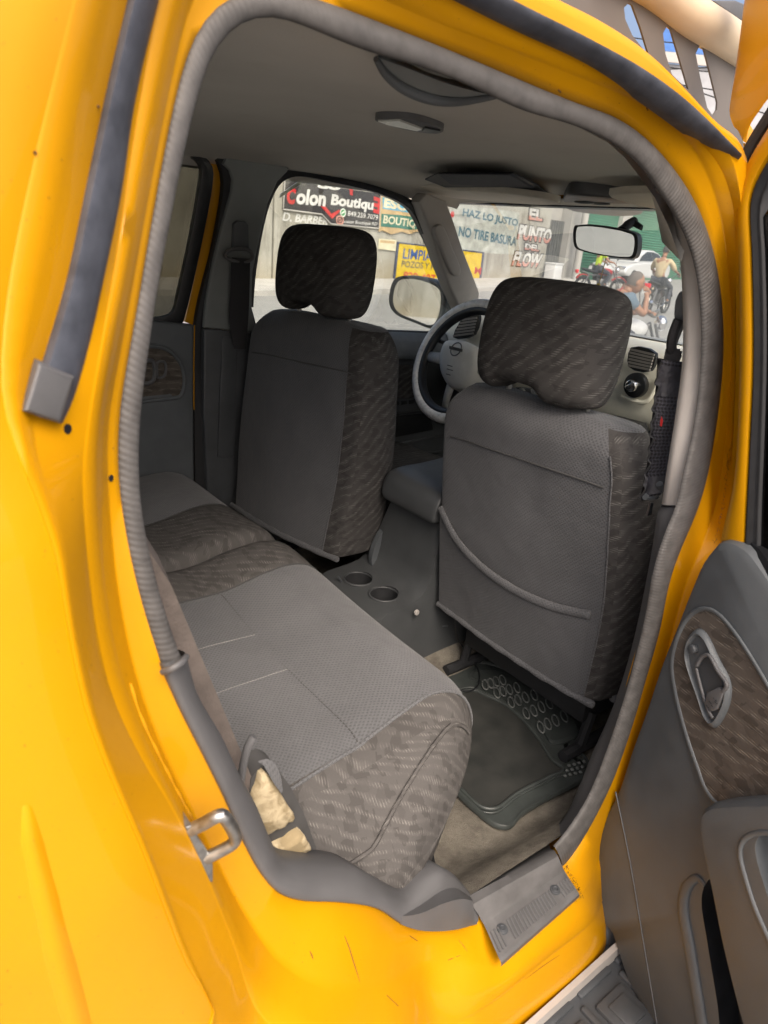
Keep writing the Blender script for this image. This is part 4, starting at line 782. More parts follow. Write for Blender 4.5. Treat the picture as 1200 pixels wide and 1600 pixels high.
# recessed grab handle above the near rear door
mb = MB(); g = curve([PY(588, 92, -.60), PY(600, 112, -.59), PY(628, 136, -.58), PY(668, 153, -.58), PY(712, 158, -.58), PY(752, 154, -.59), PY(775, 150, -.60)], 40)
mb.tube(g, [.003+.003*math.sin(math.pi*k/39) for k in range(40)], 10); gh = mb.build('grab_handle', MT['plastic'], truck)
a = [p+Vector((0, -.002, .002)) for p in g]; b = curve([PY(590, 90, -.615), PY(640, 108, -.615), PY(690, 128, -.615), PY(740, 142, -.615), PY(772, 149, -.61)], 40)
mb = MB(); mb.grid([a, [p.lerp(q, .5)+Vector((0, 0, .012)) for p, q in zip(a, b)], b]); mb.build('handle_recess', MT['pillar'], gh)
# sun visors
def vis(l, name, mat, th=.016, z0=1.70):
    a = cr(l, 5, True); m = MB(); m.slab(a, (0, 0, th), bev=.006); return m.build(name, mat, truck, sharp=60)
v = vis([PX(648, 291, .50), PX(700, 297, .50), PX(770, 301, .49), PX(838, 309, .49), PX(872, 316, .52), PX(860, 321, .60), PX(790, 317, .66), PX(705, 309, .68), PX(672, 304, .62)], 'sun_visor', MT['visor'])
mb = MB(); mb.slab([PZ(684, 272, 1.703), PZ(796, 273, 1.703), PZ(832, 294, 1.703), PZ(770, 292, 1.703), PZ(704, 288, 1.703)], (.01, 0, .004)); mb.build('visor_pocket', MT['visorinside'], v)
mb = MB(); mb.slab([PZ(x, y, 1.706) for x, y in [(664, 281), (686, 271), (802, 272), (840, 290), (868, 312), (836, 310), (704, 296)]], (0, 0, .003)); mb.build('visor_shade_sheet', MT['blackmatt'], v)  # dark sheet added for the shade trailing round the visor pocket
vis([Vector((.50, -.12, 1.69)), Vector((.50, -.56, 1.688)), Vector((.66, -.56, 1.672)), Vector((.67, -.14, 1.676))], 'sun_visor', MT['visor'])
# rear-view mirror
mc = PX(947, 376, .64); q = [PX(899, 352, .63), PX(990, 364, .655), PX(996, 371, .655), PX(993, 400, .65), PX(986, 404, .65), PX(905, 391, .63), PX(897, 384, .63), PX(896, 358, .63)]
mb = MB(); a = cr(q, 4, True); mb.slab(a, (.035, .012, 0), bev=.006); mir = mb.build('rear_view_mirror', MT['black'], truck, sharp=50)
c = sum(a, Vector())/len(a); MN = Vector((-.957, -.285, -.075)).normalized(); mb = MB(); mp = [onplane(600+FPX*(p-CAMP).dot(CR)/(p-CAMP).dot(CF), 800-FPX*(p-CAMP).dot(CU)/(p-CAMP).dot(CF), c+MN*.022, MN) for p in a]; mc2 = sum(mp, Vector())/len(mp)
mb.add([p.lerp(mc2, .10) for p in mp], [list(range(len(a)))]); mb.build('mirror_glass', MT['mirror'], mir, recalc=False)
mb = MB(); mb.grid([[p.lerp(mc2, .10) for p in mp], [p.lerp(mc2, .0)-MN*.001 for p in mp], [p.lerp(mc2, .0)-MN*.035 for p in mp]], cv=True, uv=False); mb.build('mirror_rim', MT['black'], mir)
mb = MB(); mb.tube([PX(972, 362, .66), PX(980, 352, .71), PX(990, 346, .76)], .012, 10); mb.slab([PX(962, 357, .70), PX(978, 346, .72), PX(990, 343, .74), PX(1002, 352, .74), PX(1000, 360, .74), PX(985, 352, .72), PX(972, 358, .70)], (.01, 0, 0), bev=.003); mb.build('mirror_stem', MT['blackmatt'], mir)
# ------------------------------------------------------------------ dashboard
mb = MB(); prof = [(1.32, 1.27), (1.10, 1.325), (.92, 1.338), (.80, 1.325), (.765, 1.29), (.755, 1.22), (.765, 1.14), (.785, 1.115), (.86, 1.10)]
def dsh(ps, name, mat, y0, y1, n=24, bow=.03):
    m = MB(); pf = curve([Vector((x, 0, z)) for x, z in ps], 40)
    rows = [[Vector((p.x+bow*(abs(y)/.7)**2, y, p.z)) for p in pf] for y in [y0+(y1-y0)*k/n for k in range(n+1)]]
    m.grid(rows, capu=True); return m.build(name, mat, truck, sharp=0)
dash = dsh(prof, 'dashboard', MT['beige'], -.69, .69)
dsh([(.80, 1.118), (.79, 1.06), (.80, .95), (.86, .85), (.95, .78), (1.1, .7)], 'lower_dash', MT['dash_dark'], -.69, .69)
mb = MB(); mb.grid(curve([Vector((1.32, y, 1.275)) for y in (-.68, .68)], 2) and [[Vector((1.31, y, 1.28)) for y in (-.68, -.3, 0, .3, .68)], [Vector((1.1, y, 1.330)) for y in (-.68, -.3, 0, .3, .68)], [Vector((.93, y, 1.342)) for y in (-.68, -.3, 0, .3, .68)]]); mb.build('dash_top', plain('grey_dash_top', (.28, .29, .29), .6), truck)
def vent(px, nx, X, nm='air_vent'):
    c = sum([PX(x, y, X) for x, y in px], Vector())/len(px); m = MB(); a = cr([PX(x, y, X) for x, y in px], 3, True)
    m.slab(a, (.012, 0, 0)); o = m.build(nm, MT['black'], dash)
    p = [PX(x, y, X) for x, y in px]; m = MB()
    for k in range(nx):
        t = (k+.5)/nx; l = p[0].lerp(p[3], t); r = p[1].lerp(p[2], t); m.slab([l+Vector((-.006, 0, .003)), r+Vector((-.006, 0, .003)), r+Vector((-.004, 0, -.003)), l+Vector((-.004, 0, -.003))], (.01, 0, -.001))
    m.build('vent_blades', MT['trimlight'], o); return o
vent([(986, 543), (1024, 552), (1016, 580), (982, 573)], 6, .735)
vent([(727, 492), (748, 489), (740, 523), (708, 527)], 7, .74)
vent([(1120, 560), (1150, 565), (1146, 592), (1116, 588)], 6, .735)
mb = MB(); c = PX(994, 602, .735); mb.cyl(c, .034, .034, .02, rot=Matrix.Rotation(R_(90), 3, 'Y'), n=28, bev=.003); kn = mb.build('heater_knob', MT['black'], dash)
mb = MB(); mb.cyl(c+Vector((-.018, 0, 0)), .016, .019, .025, rot=Matrix.Rotation(R_(90), 3, 'Y'), n=20, bev=.003); mb.box(c+Vector((-.032, 0, .002)), (.006, .006, .032), rot=Matrix.Rotation(.9, 3, 'X'), bev=.002); mb.build('knob_grip', MT['chrome'], kn)
mb = MB(); p = [PX(972, 618, .74), PX(1010, 628, .74), PX(1030, 590, .745)]; mb.tube(curve(p, 14), .006, 8); mb.build('dash_lip', MT['beige'], dash)
mb = MB(); mb.slab([PX(700, 575, .74), PX(725, 560, .74), PX(735, 600, .74), PX(710, 615, .74)], (.01, 0, 0), bev=.002); mb.build('instrument_panel', MT['dash_dark'], dash)
mb = MB(); mb.slab([PX(930, 645, .70), PX(1000, 662, .70), PX(1004, 676, .70), PX(940, 662, .70)], (.03, 0, 0), bev=.003); mb.build('radio_panel', MT['black'], truck)
mb = MB(); mb.slab([PX(805, 605, .72), PX(830, 608, .72), PX(832, 625, .72), PX(808, 624, .72)], (.02, 0, 0), bev=.002); r = mb.build('ignition_panel', MT['plastic_dark'], dash)
mb = MB(); c = PX(815, 612, .715); mb.cyl(c, .012, .012, .01, rot=Matrix.Rotation(R_(90), 3, 'Y'), n=18); mb.build('ignition_lock', MT['steel'], r)
# ------------------------------------------------------------------ steering wheel
wc = Vector((.572, .365, 1.215)); ax = Vector((-math.cos(R_(24)), 0, math.sin(R_(24)))); WM = ax.to_track_quat('Z', 'Y').to_matrix()
def wp(x, y, z=0): return wc+WM @ Vector((x, y, z))
mb = MB(); mb.torus(wc, .188, .0175, WM, n=64, k=14); whl = mb.build('steering_wheel', MT['silver'], truck, sharp=0)
mb = MB(); mb.torus(wc-ax*.003, .171, .0155, WM, n=64, k=12); mb.build('rim_grip', MT['black'], whl, sharp=0)
UPW = (WM.inverted() @ Vector((0, 0, 1))).normalized(); LFT = (WM.inverted() @ Vector((0, 1, 0))).normalized()
def wq(l, u, z=0): return wc+(WM @ (LFT*l+UPW*u))+ax*z
mb = MB()
for sgn in (1, -1):
    mb.tube([wq(sgn*.07, -.005, .005), wq(sgn*.12, -.01, .0), wq(sgn*.172, -.012, -.002)], [.022, .018, .016], 12, flat=.6, up=ax)
mb.tube([wq(.03, -.05, 0), wq(.05, -.12, 0), wq(.06, -.17, -.002)], [.02, .016, .014], 10, flat=.6, up=ax); mb.tube([wq(-.03, -.05, 0), wq(-.05, -.12, 0), wq(-.06, -.17, -.002)], [.02, .016, .014], 10, flat=.6, up=ax)
mb.build('spoke', plain('grey_spoke', (.45, .45, .44), .4), whl, sharp=0)
hub = cr([wq(l, u) for l, u in [(-.075, .045), (-.03, .058), (.03, .058), (.075, .045), (.092, .0), (.082, -.05), (.05, -.085), (0, -.095), (-.05, -.085), (-.082, -.05), (-.092, 0)]], 5, True)
c = sum(hub, Vector())/len(hub); mb = MB(); mb.grid([[p-ax*.03 for p in hub], [p+ax*.008 for p in hub], [p.lerp(c, .08)+ax*.022 for p in hub], [p.lerp(c, .3)+ax*.030 for p in hub], [p.lerp(c, .7)+ax*.034 for p in hub]], cv=True, uv=False); mb.add([p.lerp(c, .7)+ax*.034 for p in hub], [list(range(len(hub)))])
hb_ = mb.build('airbag_cover', MT['hub'], whl, sharp=0)
mb = MB(); e = wq(.0, .02, .036); mb.torus(wq(.002, .024, .0355), .021, .0020, WM, n=28, k=6); p = wq(.002, .024, .036); mb.slab([p+WM @ (LFT*l+UPW*u) for l, u in ((-.029, -.0045), (.029, -.0045), (.029, .0045), (-.029, .0045))], ax*.002); mb.build('emblem', MT['logo'], hb_)
mb = MB(); 
for l, u, w_ in ((.02, -.03, .012), (.018, -.042, .014), (.022, -.058, .01)): mb.slab([wq(l+w_, u, .0365), wq(l-w_, u, .0365), wq(l-w_, u-.0025, .0365), wq(l+w_, u-.0025, .0365)], ax*.0008)
mb.build('hub_lettering', MT['logo'], hb_)
mb = MB(); mb.tube([wc-ax*.02, wc-ax*.2], [.045, .06], 16); mb.tube([wq(.0, .03, -.06), wq(.1, .05, -.06), wq(.19, .06, -.05)], .007, 8); mb.build('steering_column', MT['dash_dark'], truck)
# far door mirror
X0 = .86
mq = [PX(619, 440, X0), PX(640, 434, X0), PX(682, 446, X0), PX(690, 456, X0), PX(688, 490, X0), PX(678, 509, X0), PX(650, 502, X0), PX(618, 486, X0), PX(612, 470, X0)]
a = cr(mq, 5, True); c = sum(a, Vector())/len(a); mb = MB()
mb.grid([a, [p+(p-c)*.10+Vector((.01, 0, 0)) for p in a], [p+(p-c)*.08+Vector((.06, .0, 0)) for p in a], [p.lerp(c, .5)+Vector((.11, 0, 0)) for p in a]], cv=True, uv=False); mb.add([p.lerp(c, .5)+Vector((.11, 0, 0)) for p in a], [list(range(len(a)))])
mb.grid([[p+(p-c)*.08+Vector((-.004, 0, 0)) for p in a], a], cv=True, uv=False); mb.tube([PX(690, 500, X0+.04), PX(712, 505, X0+.05)], .03, 10)
dm = mb.build('door_mirror', MT['black'], truck, sharp=50)
MN2 = Vector((-.985, -.17, .035)).normalized(); mb = MB(); mp = [onplane(600+FPX*(p-CAMP).dot(CR)/(p-CAMP).dot(CF), 800-FPX*(p-CAMP).dot(CU)/(p-CAMP).dot(CF), c+MN2*.012, MN2) for p in a]; mc2 = sum(mp, Vector())/len(mp)
mb.add([p.lerp(mc2, .04) for p in mp], [list(range(len(a)))]); mg = mb.build('mirror_glass', MT['mirror'], dm, recalc=False)
mb = MB(); mb.grid([[p.lerp(mc2, .05)+MN2*.001 for p in mp], [p.lerp(mc2, -.05)+MN2*.004 for p in mp], [p.lerp(mc2, -.12)-MN2*.03 for p in mp]], cv=True, uv=False); mb.build('mirror_rim', MT['black'], dm, sharp=0)
rt = Matrix.Rotation(R_(-4), 4, 'Z')
mb = MB(); cc = PX(634, 452, X0+.004); mb.cyl(cc, .022, .024, .006, rot=Matrix.Rotation(R_(-90), 3, 'Y'), n=24); b = mb.build('blind_spot_mirror', MT['trimlight'], dm); mb = MB(); mb.ball(cc+Vector((.002, 0, 0)), (.008, .019, .019)); mb.build('blind_spot_glass', MT['mirror'], dm)
# ------------------------------------------------------------------ front seats
def sq(t, e=.5): return (1 if t >= 0 else -1)*abs(t)**e
def front_seat(o3, yaw, tall, pocket, lab, lean=.075, j0=1):
    ca, sa = math.cos(yaw), math.sin(yaw); o3 = Vector(o3)
    def W(x, y, z):
        if x < .12 and z < .5: x += .0045*mnoise.noise(Vector((x*4, y*7+o3.x*9, z*6)))+.002*mnoise.noise(Vector((x*9, y*19, z*16)))
        return o3+Vector((x*ca-y*sa, x*sa+y*ca, z))
    H = .585+tall
    def hw(v): return (.242+.012*math.sin(math.pi*min(v*1.3, 1)))*(1 if v < .8 else (1-(max(0, v-.8)/.2)**3.2*.20))
    def rx(v, y):                                 # the rear face: slight lean, crowned, rolled back over the shoulder
        return lean*(1-v)-.016*(1-(y/.24)**2)+(0.045*((v-.9)/.1)**2 if v > .9 else 0)+.012*math.sin(5*v+3*y)*.3
    def dp(v): return .155-.045*v
    vs = [0, .012, .04, .1, .2, .3, .4, .5, .6, .7, .78, .84, .88, .92, .95, .975, .99, 1.0]
    rows = []; nr = 15; B = .80
    for v in vs:
        h = hw(v); d = dp(v)*(1 if v < .9 else 1-.55*((v-.9)/.1)**2); z = v*H-(0 if v < 1 else 0); r = []; cr_ = .026
        dip = lambda y: -.012*(abs(y)/.24)**4*(1 if v > .6 else 0)*v
        for k in range(nr):                       # rear face left to right
            y = (h-cr_)*(1-2*k/(nr-1)); r.append(W(rx(v, y), y, z+dip(y)))
        for k in range(1, 6):                     # corner to the right flank
            a = R_(90)*k/5; y = -(h-cr_)-cr_*math.sin(a); r.append(W(rx(v, y)+cr_*(1-math.cos(a)), y, z+dip(y)))
        for k in range(1, 5):
            t = k/5; r.append(W(rx(v, -h)+cr_+(d-cr_)*t, -h-.012*math.sin(math.pi*t), z+dip(h)))
        for k in range(9):                        # front face
            y = -h+2*h*k/8; r.append(W(rx(v, 0)+d+.035*abs(2*k/8-1)**2, y, z+dip(y)))
        for k in range(4, 0, -1):
            t = k/5; r.append(W(rx(v, h)+cr_+(d-cr_)*t, h+.012*math.sin(math.pi*t), z+dip(h)))
        for k in range(5, 0, -1):
            a = R_(90)*k/5; y = (h-cr_)+cr_*math.sin(a); r.append(W(rx(v, y)+cr_*(1-math.cos(a)), y, z+dip(y)))
        rows.append(r)
    nc = len(rows[0])
    def mi(i, j): return 0 if (j < nr-j0) or j >= nc-3 else 1
    mb = MB(); n0 = len(rows)
    c = sum(rows[-1], Vector())/nc; rows.append([p.lerp(c, .35)+Vector((0, 0, .004)) for p in rows[-1]]); rows.append([p.lerp(c, .9)+Vector((0, 0, .006)) for p in rows[-2]])
    mb.grid(rows, cv=True, mi=lambda i, j: mi(i, j) if i < n0-2 else 0, uv=False, capu=True)
    root = mb.build('front_seat', [MT['cloth_front'], MT['jac_front']], truck, sharp=0, sub=1); tag(root, lab)
    def on(y, v, e=0):
        h = hw(v); y = max(-h+.002, min(h-.002, y)); return W(rx(v, y)-e, y, v*H-.012*(abs(y)/.24)**4*(v if v > .6 else 0))
    # seams and hem
    ys = -(hw(.5)-.026)*(1-2*1.5/(nr-1))
    def sy(v): return -(hw(v)-.026)*(1-2*(j0-1)/(nr-1))*.995
    mb = MB(); mb.tube([on(sy(v), v, .0010) for v in [k/40 for k in range(38)]], .0016, 6); mb.build('seam', MT['cloth_front'], root)
    mb = MB(); mb.tube([on(y/100, .81-.028*(y/22)**2*0-.012*(y/22), .0010) for y in range(-20, 22, 2)], .0016, 6); mb.build('seam', MT['stitchdark'], root)
    mb = MB(); mb.tube([on(-.25+.50*k/30, .008, .003) for k in range(31)], [.0075+.001*math.sin(k*1.7) for k in range(31)], 10); mb.tube([W(.10+.02, -.25, .006), W(.17, -.25, .012)], .008, 8); mb.tube([W(.10, .25, .006), W(.17, .25, .012)], .008, 8); mb.build('hem', MT['cloth_front'], root)
    if pocket:
        pp = curve([on(.238, .47, .004), on(.17, .385, .010), on(.08, .335, .014), on(-.02, .315, .015), on(-.12, .322, .011), on(-.205, .352, .004)], 50)
        mb = MB(); mb.tube(pp, .0095, 10, flat=.5, up=(1, 0, 0)); r2 = []
        for i, p in enumerate(pp):
            y = .238-.443*i/49; r2.append([p+Vector((0, 0, -.002)), p.lerp(on(y, .18, .006), .5), on(y, .14, .005), on(y, .02, .004)])
        mb.grid(r2); mb.build('map_pocket', MT['cloth_front'], root, sharp=0)
    # headrest with an arched cut-out between its posts
    hz, hx = H+.004, .004; HH = .222; hwid = .150
    ps = []; n = 28
    for k in range(n+1):
        t = -1+2*k/n; y = hwid*(math.sin(t*math.pi/2)*.5+t*.5)+.012*(not tall)
        e = (1-abs(t)**4.5)**.5 if abs(t) < 1 else 0
        bot = .0+.025*max(0, 1-(abs(y-.018-.012*(not tall))/.066)**4)**.7; topz = HH*(1-.05*(abs(t))**3); sx = .070*max(e, .10); mz = (bot*.5+topz*.5); hz2 = (topz-bot)/2*(.74+.26*max(e, .0)); r = []
        for q in range(26):
            a = 2*math.pi*q/26; xx = sx*sq(math.cos(a), .55+.35*t*t); zz = hz2*sq(math.sin(a), .42+.42*t*t)
            r.append(W(hx+.055+xx+.02*(1-(zz/hz2+1)/2)*0-.010*(1-t*t)+.02*(zz/HH), y, hz+mz+zz))
        ps.append(r)
    mb = MB(); mb.grid(ps, cv=True, uv=False, capu=True); hr = mb.build('headrest', MT['jac_front'], root, sharp=0, sub=1)
    for y in (-.095, .105):
        mb = MB(); mb.tube([W(hx+.06, y, H-.05), W(hx+.06, y, hz+.06)], .0065, 10); mb.build('headrest_post', MT['steel'], root)
    # seat cushion and base
    rows = []
    for k in range(25):
        y = -.25+.5*k/24; t = abs(2*k/24-1); e = (1-t**5)**.5 if t < 1 else .0; r = []
        for q in range(20):
            a = 2*math.pi*q/20; r.append(W(.36+.27*sq(math.cos(a), .4)*max(e, .3), y, .06+.025*t*t+.075*sq(math.sin(a), .45)*max(e, .2)))
        rows.append(r)
    mb = MB(); mb.grid(rows, cv=True, uv=False, capu=True); mb.build('seat_cushion', MT['jac_front'], root, sharp=0)
    mb = MB(); mb.box(W(.34, 0, -.075), (.42, .38, .06), rot=Matrix.Rotation(yaw, 3, 'Z'), bev=.01)
    for y in (-.19, .19): mb.tube([W(.08, y, -.17), W(.58, y, -.17)], .014, 8); mb.tube([W(.14, y, -.17), W(.16, y, -.08)], .012, 8); mb.tube([W(.54, y, -.17), W(.52, y, -.08)], .012, 8)
    mb.build('seat_frame', MT['blackmatt'], root)
    # recliner cover on the inner flank
    if not pocket:
        s = -1; mb = MB(); mb.slab(cr([W(.03, s*.255, -.01), W(.06, s*.255, .06), W(.14, s*.255, .095), W(.23, s*.255, .06), W(.25, s*.255, -.03), W(.15, s*.255, -.075), W(.06, s*.255, -.07)], 4, True), (0, .022*s, 0), bev=.008); mb.build('recliner_cover', MT['plastic'], root, sharp=50)
    return root, W, H
near_seat, NW, NH = front_seat((.048, -.349, .70), R_(0), 0, True, 'grey front passenger seat with a drooping map pocket on its back')
far_seat, FW, FH = front_seat((.004, .385, .752), R_(9), .012, False, 'darker front seat behind the steering wheel, flat plain back', -.065, 2)
# ------------------------------------------------------------------ rear bench
PROF = curve([Vector(p) for p in [(-.72, 0, .66), (-.70, 0, .80), (-.655, 0, .838), (-.58, 0, .846), (-.46, 0, .848), (-.36, 0, .868), (-.29, 0, .872), (-.245, 0, .858), (-.215, 0, .82), (-.207, 0, .76), (-.225, 0, .66), (-.255, 0, .56)]], 60)
PROF += curve([Vector(p) for p in [(-.255, 0, .56), (-.29, 0, .535), (-.40, 0, .525), (-.58, 0, .53), (-.70, 0, .57), (-.72, 0, .66)]], 18)[1:]
NP = len(PROF)
PC = Vector((-.46, 0, .70))
def cush(y, k):
    p = PROF[k].copy(); top = max(0, min(1, (p.z-.72)/.1))
    def g(c, s): return math.exp(-((y-c)/s)**2)
    s = 1.0
    te = max(0, min(1, (-.50-y)/.21))
    if te > .85: s = (1-((te-.85)/.15)**2)**.5*.85+.15
    if y > .62: t = min(1, (y-.62)/.09); s = (1-t**2.4)**.5 if t < 1 else .1
    z = p.z+top*(.020*g(.10, .22)-.034*g(.115, .020)-.004*g(-.045, .010)-.004*g(.355, .010)+.0035*mnoise.noise(Vector((y*6, p.x*8, 3)))+.014*g(.62, .25)-.010*g(-.30, .2)*(1 if p.x < -.33 else .5))
    z -= top*.004*g2(p.x+.468, .010)*(1 if -.56 < y < -.045 else 0)
    x = p.x+(.012*g(.115, .02)*-1 if p.z < .86 and p.x > -.3 else 0)+.015*(1-(y/.7)**2)-.02*g(.115, .012)*(p.x > -.3)
    q = Vector((x, 0, z)); c = Vector((-.52, 0, .68)) if y < 0 else Vector((PC.x, 0, PC.z+.02))
    if te: fw_ = max(0, min(1, (q.x+.62)/.41)); q = q+Vector((-.27*te**2.3*fw_-.05*te*max(0, (.80-q.z)/.25)*fw_, 0, -.17*te**2.6*top-.03*te*(1-top)*0))
    
    q = Vector((c.x+(q.x-c.x)*(.55+.45*s), 0, c.z+(q.z-c.z)*s)); return Vector((q.x, y, q.z))
def g2(v, s): return math.exp(-(v/s)**2)
def bord(k): return -.545-.030*max(0, min(1, (-.33-PROF[k].x)/.3))-.02*max(0, (PROF[k].x+.30)/.1)
YS = [-.71, -.706, -.70, -.69, -.675, -.66, -.64, -.615, -.59, -.57]+['b']+[-.53, -.50, -.45, -.38, -.30, -.22, -.15, -.10, -.06, -.05, -.045, -.04, -.03, 0, .04, .08, .095, .105, .11, .115, .12, .125, .135, .15, .19, .23, .28, .31, .34, .35, .355, .36, .37, .39, .44, .5, .57, .62, .65, .68, .70, .708]
rows = []
for y in YS: rows.append([cush(bord(k) if y == 'b' else y, k) for k in range(NP)])
ib = YS.index('b'); ip = YS.index(-.045); iq = YS.index(.355)
mb = MB(); mb.grid(rows, mi=lambda i, j: 1 if (i < ib or ip <= i < iq) else 0, uv=False)
V, F = rows[0], [list(range(NP))]; mb.add(V, F, 1)
bench = mb.build('rear_bench', [MT['cloth'], MT['jac']], truck, sharp=0, sub=1)
ul = bench.data.uv_layers[0]
for p in bench.data.polygons:
    for li in p.loop_indices:
        co = bench.data.vertices[bench.data.loops[li].vertex_index].co
        ul.data[li].uv = ((co.y, co.z) if abs(p.normal.x) > max(abs(p.normal.y), abs(p.normal.z)) else (co.y+(co.z-.86), co.x)) if p.center.y < -.585 else (co.y, co.x-co.z*.9)
def seam(name, pts, r, mat): m_ = MB(); m_.tube(pts, r, 6); return m_.build(name, mat, bench)
up = Vector((0, 0, .0012))
seam('piping', [cush(bord(k), k)+up for k in range(4, 46)], .0026, MT['cloth']); seam('piping', [cush(-.045, k)+up for k in range(4, 44)], .0018, MT['stitchdark'])
seam('piping', [cush(.355, k)+up for k in range(4, 44)], .0018, MT['stitchdark'])
seam('piping', [cush(.115, k)+up*5 for k in range(4, 52)], .0042, MT['stitchdark']); seam('end_piping', [cush(-.60-.065*min(1, max(0, (k and (-.28-PROF[k].x)/.16))), k)+Vector((.0, -.001, .001)) for k in range(6, 42)], .0035, MT['jac'])
kx = min(range(12, 35), key=lambda k: abs(PROF[k].x+.462))
def dashes(name, f, mat, n, r=.0009, duty=.6):
    m_ = MB()
    for i in range(n): m_.tube([f((i+.0)/n), f((i+duty)/n)], r, 5)
    return m_.build(name, mat, bench)
dashes('stitching', lambda t: cush(-.55+.50*t, kx)+up*.6, MT['stitchdark'], 60, .0011)
for yy in (-.20, -.325):
    def f(t, yy=yy): 
        k = 6+(kx-6)*t; a, b = cush(yy, int(k)), cush(yy, min(int(k)+1, 59)); return a.lerp(b, k-int(k))+up
    dashes('stitching', f, MT['stitch'], 60, .0009, .75)
# bench back, leaning; its near flank is torn
def bb(y, z): return -.628-.32*max(0, (z-.82))
rows = []
for k in range(19):
    y = -.655+1.30*k/18; t = abs(2*k/18-1); e = (1-t**9)**.5 if t < 1 else .35; r = []
    for z in (.72, .80, .86, .92, 1.0, 1.08, 1.16, 1.24, 1.30, 1.325): r.append(Vector((bb(y, z)-.03*(1-e)-(.02*((z-1.24)/.085)**2 if z > 1.24 else 0), y, z)))
    for z in (1.32, 1.2, 1.0, .8, .72): r.append(Vector((bb(y, z)-.13, y, z)))
    rows.append(r)
mb = MB(); mb.grid(rows, cv=True, uv=False, capu=True); back = mb.build('bench_back', plain('brown_grey_cloth', (.11, .092, .082), .9, var=.2, bump=.001, bsc=300), truck, sharp=60)
def FO(x, y, o=0): return PY(x, y, -.664-o)
def sheet(l, name, mat, th=.006, o=0, curl=.0):
    a = cr([FO(x, y, o) for x, y in l], 3, True); c = sum(a, Vector())/len(a); m_ = MB(); n = len(a)
    rr = random.Random(len(l)); rim = [p+Vector((0, rr.uniform(-.0015, .0015), rr.uniform(-.0018, .0018))) for p in a]
    m_.grid([[p+Vector((0, .03, 0)) for p in rim], rim, [p.lerp(c, .12)+Vector((0, -curl*.6, 0)) for p in rim], [p.lerp(c, .5)+Vector((0, -curl, .001)) for p in rim]], cv=True, uv=False); m_.add([p.lerp(c, .5)+Vector((0, -curl, .001)) for p in rim], [list(range(n))]); return m_.build(name, mat, back, sharp=60)
sheet([(392, 1215), (420, 1192), (450, 1225), (482, 1290), (492, 1335), (440, 1350), (405, 1290)], 'torn_flank', MT['stitchdark'], o=-.008)
tag(sheet([(394, 1256), (402, 1230), (411, 1207), (418, 1210), (440, 1243), (461, 1277), (457, 1283), (438, 1294), (420, 1304), (412, 1298)], 'exposed_foam', MT['foam'], curl=.004), 'larger patch of yellowish exposed foam')
tag(sheet([(426, 1331), (450, 1316), (472, 1302), (476, 1307), (480, 1314), (486, 1326), (474, 1334), (456, 1341), (436, 1338)], 'exposed_foam', MT['foam'], curl=.004, o=.004), 'smaller crumpled strip of exposed foam')
mb = MB(); a = curve([FO(402, 1190, .004), FO(420, 1186, .004), FO(436, 1205, .006), FO(442, 1236, .006)], 20); b = curve([FO(412, 1196, .008), FO(418, 1206, .009), FO(428, 1224, .009), FO(440, 1240, .006)], 20); mb.grid([a, b]); mb.build('cloth_flap', MT['cloth'], back)
# belt guide loop standing by the bench
mb = MB(); g = [PY(396, 1150, -.685), PY(388, 1165, -.685), PY(381, 1190, -.685), PY(376, 1222, -.685)]
mb.tube(curve(g, 16), .0055, 10, flat=.7); mb.build('belt_anchor', MT['trimmid'], truck)
# dark bracket under the near end of the bench
mb = MB(); mb.slab([Vector((-.70, -.64, .50)), Vector((-.30, -.62, .50)), Vector((-.34, -.60, .66)), Vector((-.72, -.62, .70))], (0, .03, 0)); mb.build('bench_bracket', MT['black'], truck)
# ------------------------------------------------------------------ centre console
def consol(prof, w0, w1, name, mat, bev, n=13):
    m_ = MB(); pf = [Vector((x, 0, z)) for x, z in prof]; zmin = min(p.z for p in pf); zmax = max(p.z for p in pf); rows = []
    c = sum(pf, Vector())/len(pf)
    for k in range(n):
        t = -1+2*k/(n-1); e = (1-abs(t)**10)**.5 if abs(t) < 1 else 0
        r = []
        for p in pf:
            wdt = w1+(w0-w1)*(p.z-zmin)/(zmax-zmin); q = c.lerp(p, 1-bev*(1-e)); r.append(Vector((q.x, .012+.035*max(0, min(1, (.90-q.z)/.18))+t*wdt, q.z)))
        rows.append(r)
    m_.grid(rows, cv=True, uv=False, capu=True); return m_.build(name, [mat, MT['blackmatt']], truck, sharp=40)
cp = [Vector(p) for p in [(.60, 0, .935), (.30, 0, .937), (.14, 0, .935), (.116, 0, .92), (.110, 0, .84), (.103, 0, .775), (.092, 0, .738), (.070, 0, .716), (.03, 0, .708), (-.045, 0, .702), (-.066, 0, .692), (-.072, 0, .66), (-.060, 0, .59), (-.03, 0, .52), (.3, 0, .515), (.6, 0, .515)]]
con = consol([(p.x, p.z) for p in cp], .100, .160, 'centre_console', MT['console'], .10)
cs = []
for px, py in ((560, 905), (600, 929)):
    c = PZ(px, py, .706); m_ = MB(); m_.cyl(c+Vector((0, 0, -.05)), .033, .038, .18, n=28, mi=1); cs.append(m_.build('cut', [MT['plastic'], MT['black']]))
cpos = [PZ(560, 905, .706), PZ(600, 929, .706)]; cut(con, cs)
for c in cpos:
    m_ = MB(); m_.torus(c+Vector((0, 0, .001)), .0385, .003, n=36, k=8); m_.build('cup_holder', MT['console'], con, sharp=50)
mb = MB(); lp_ = cr([Vector((x, 0, z)) for x, z in [(.42, 1.012), (.20, 1.017), (.13, 1.015), (.102, 1.005), (.088, .980), (.086, .936), (.12, .932), (.42, .94)]], 4, True); rows = []
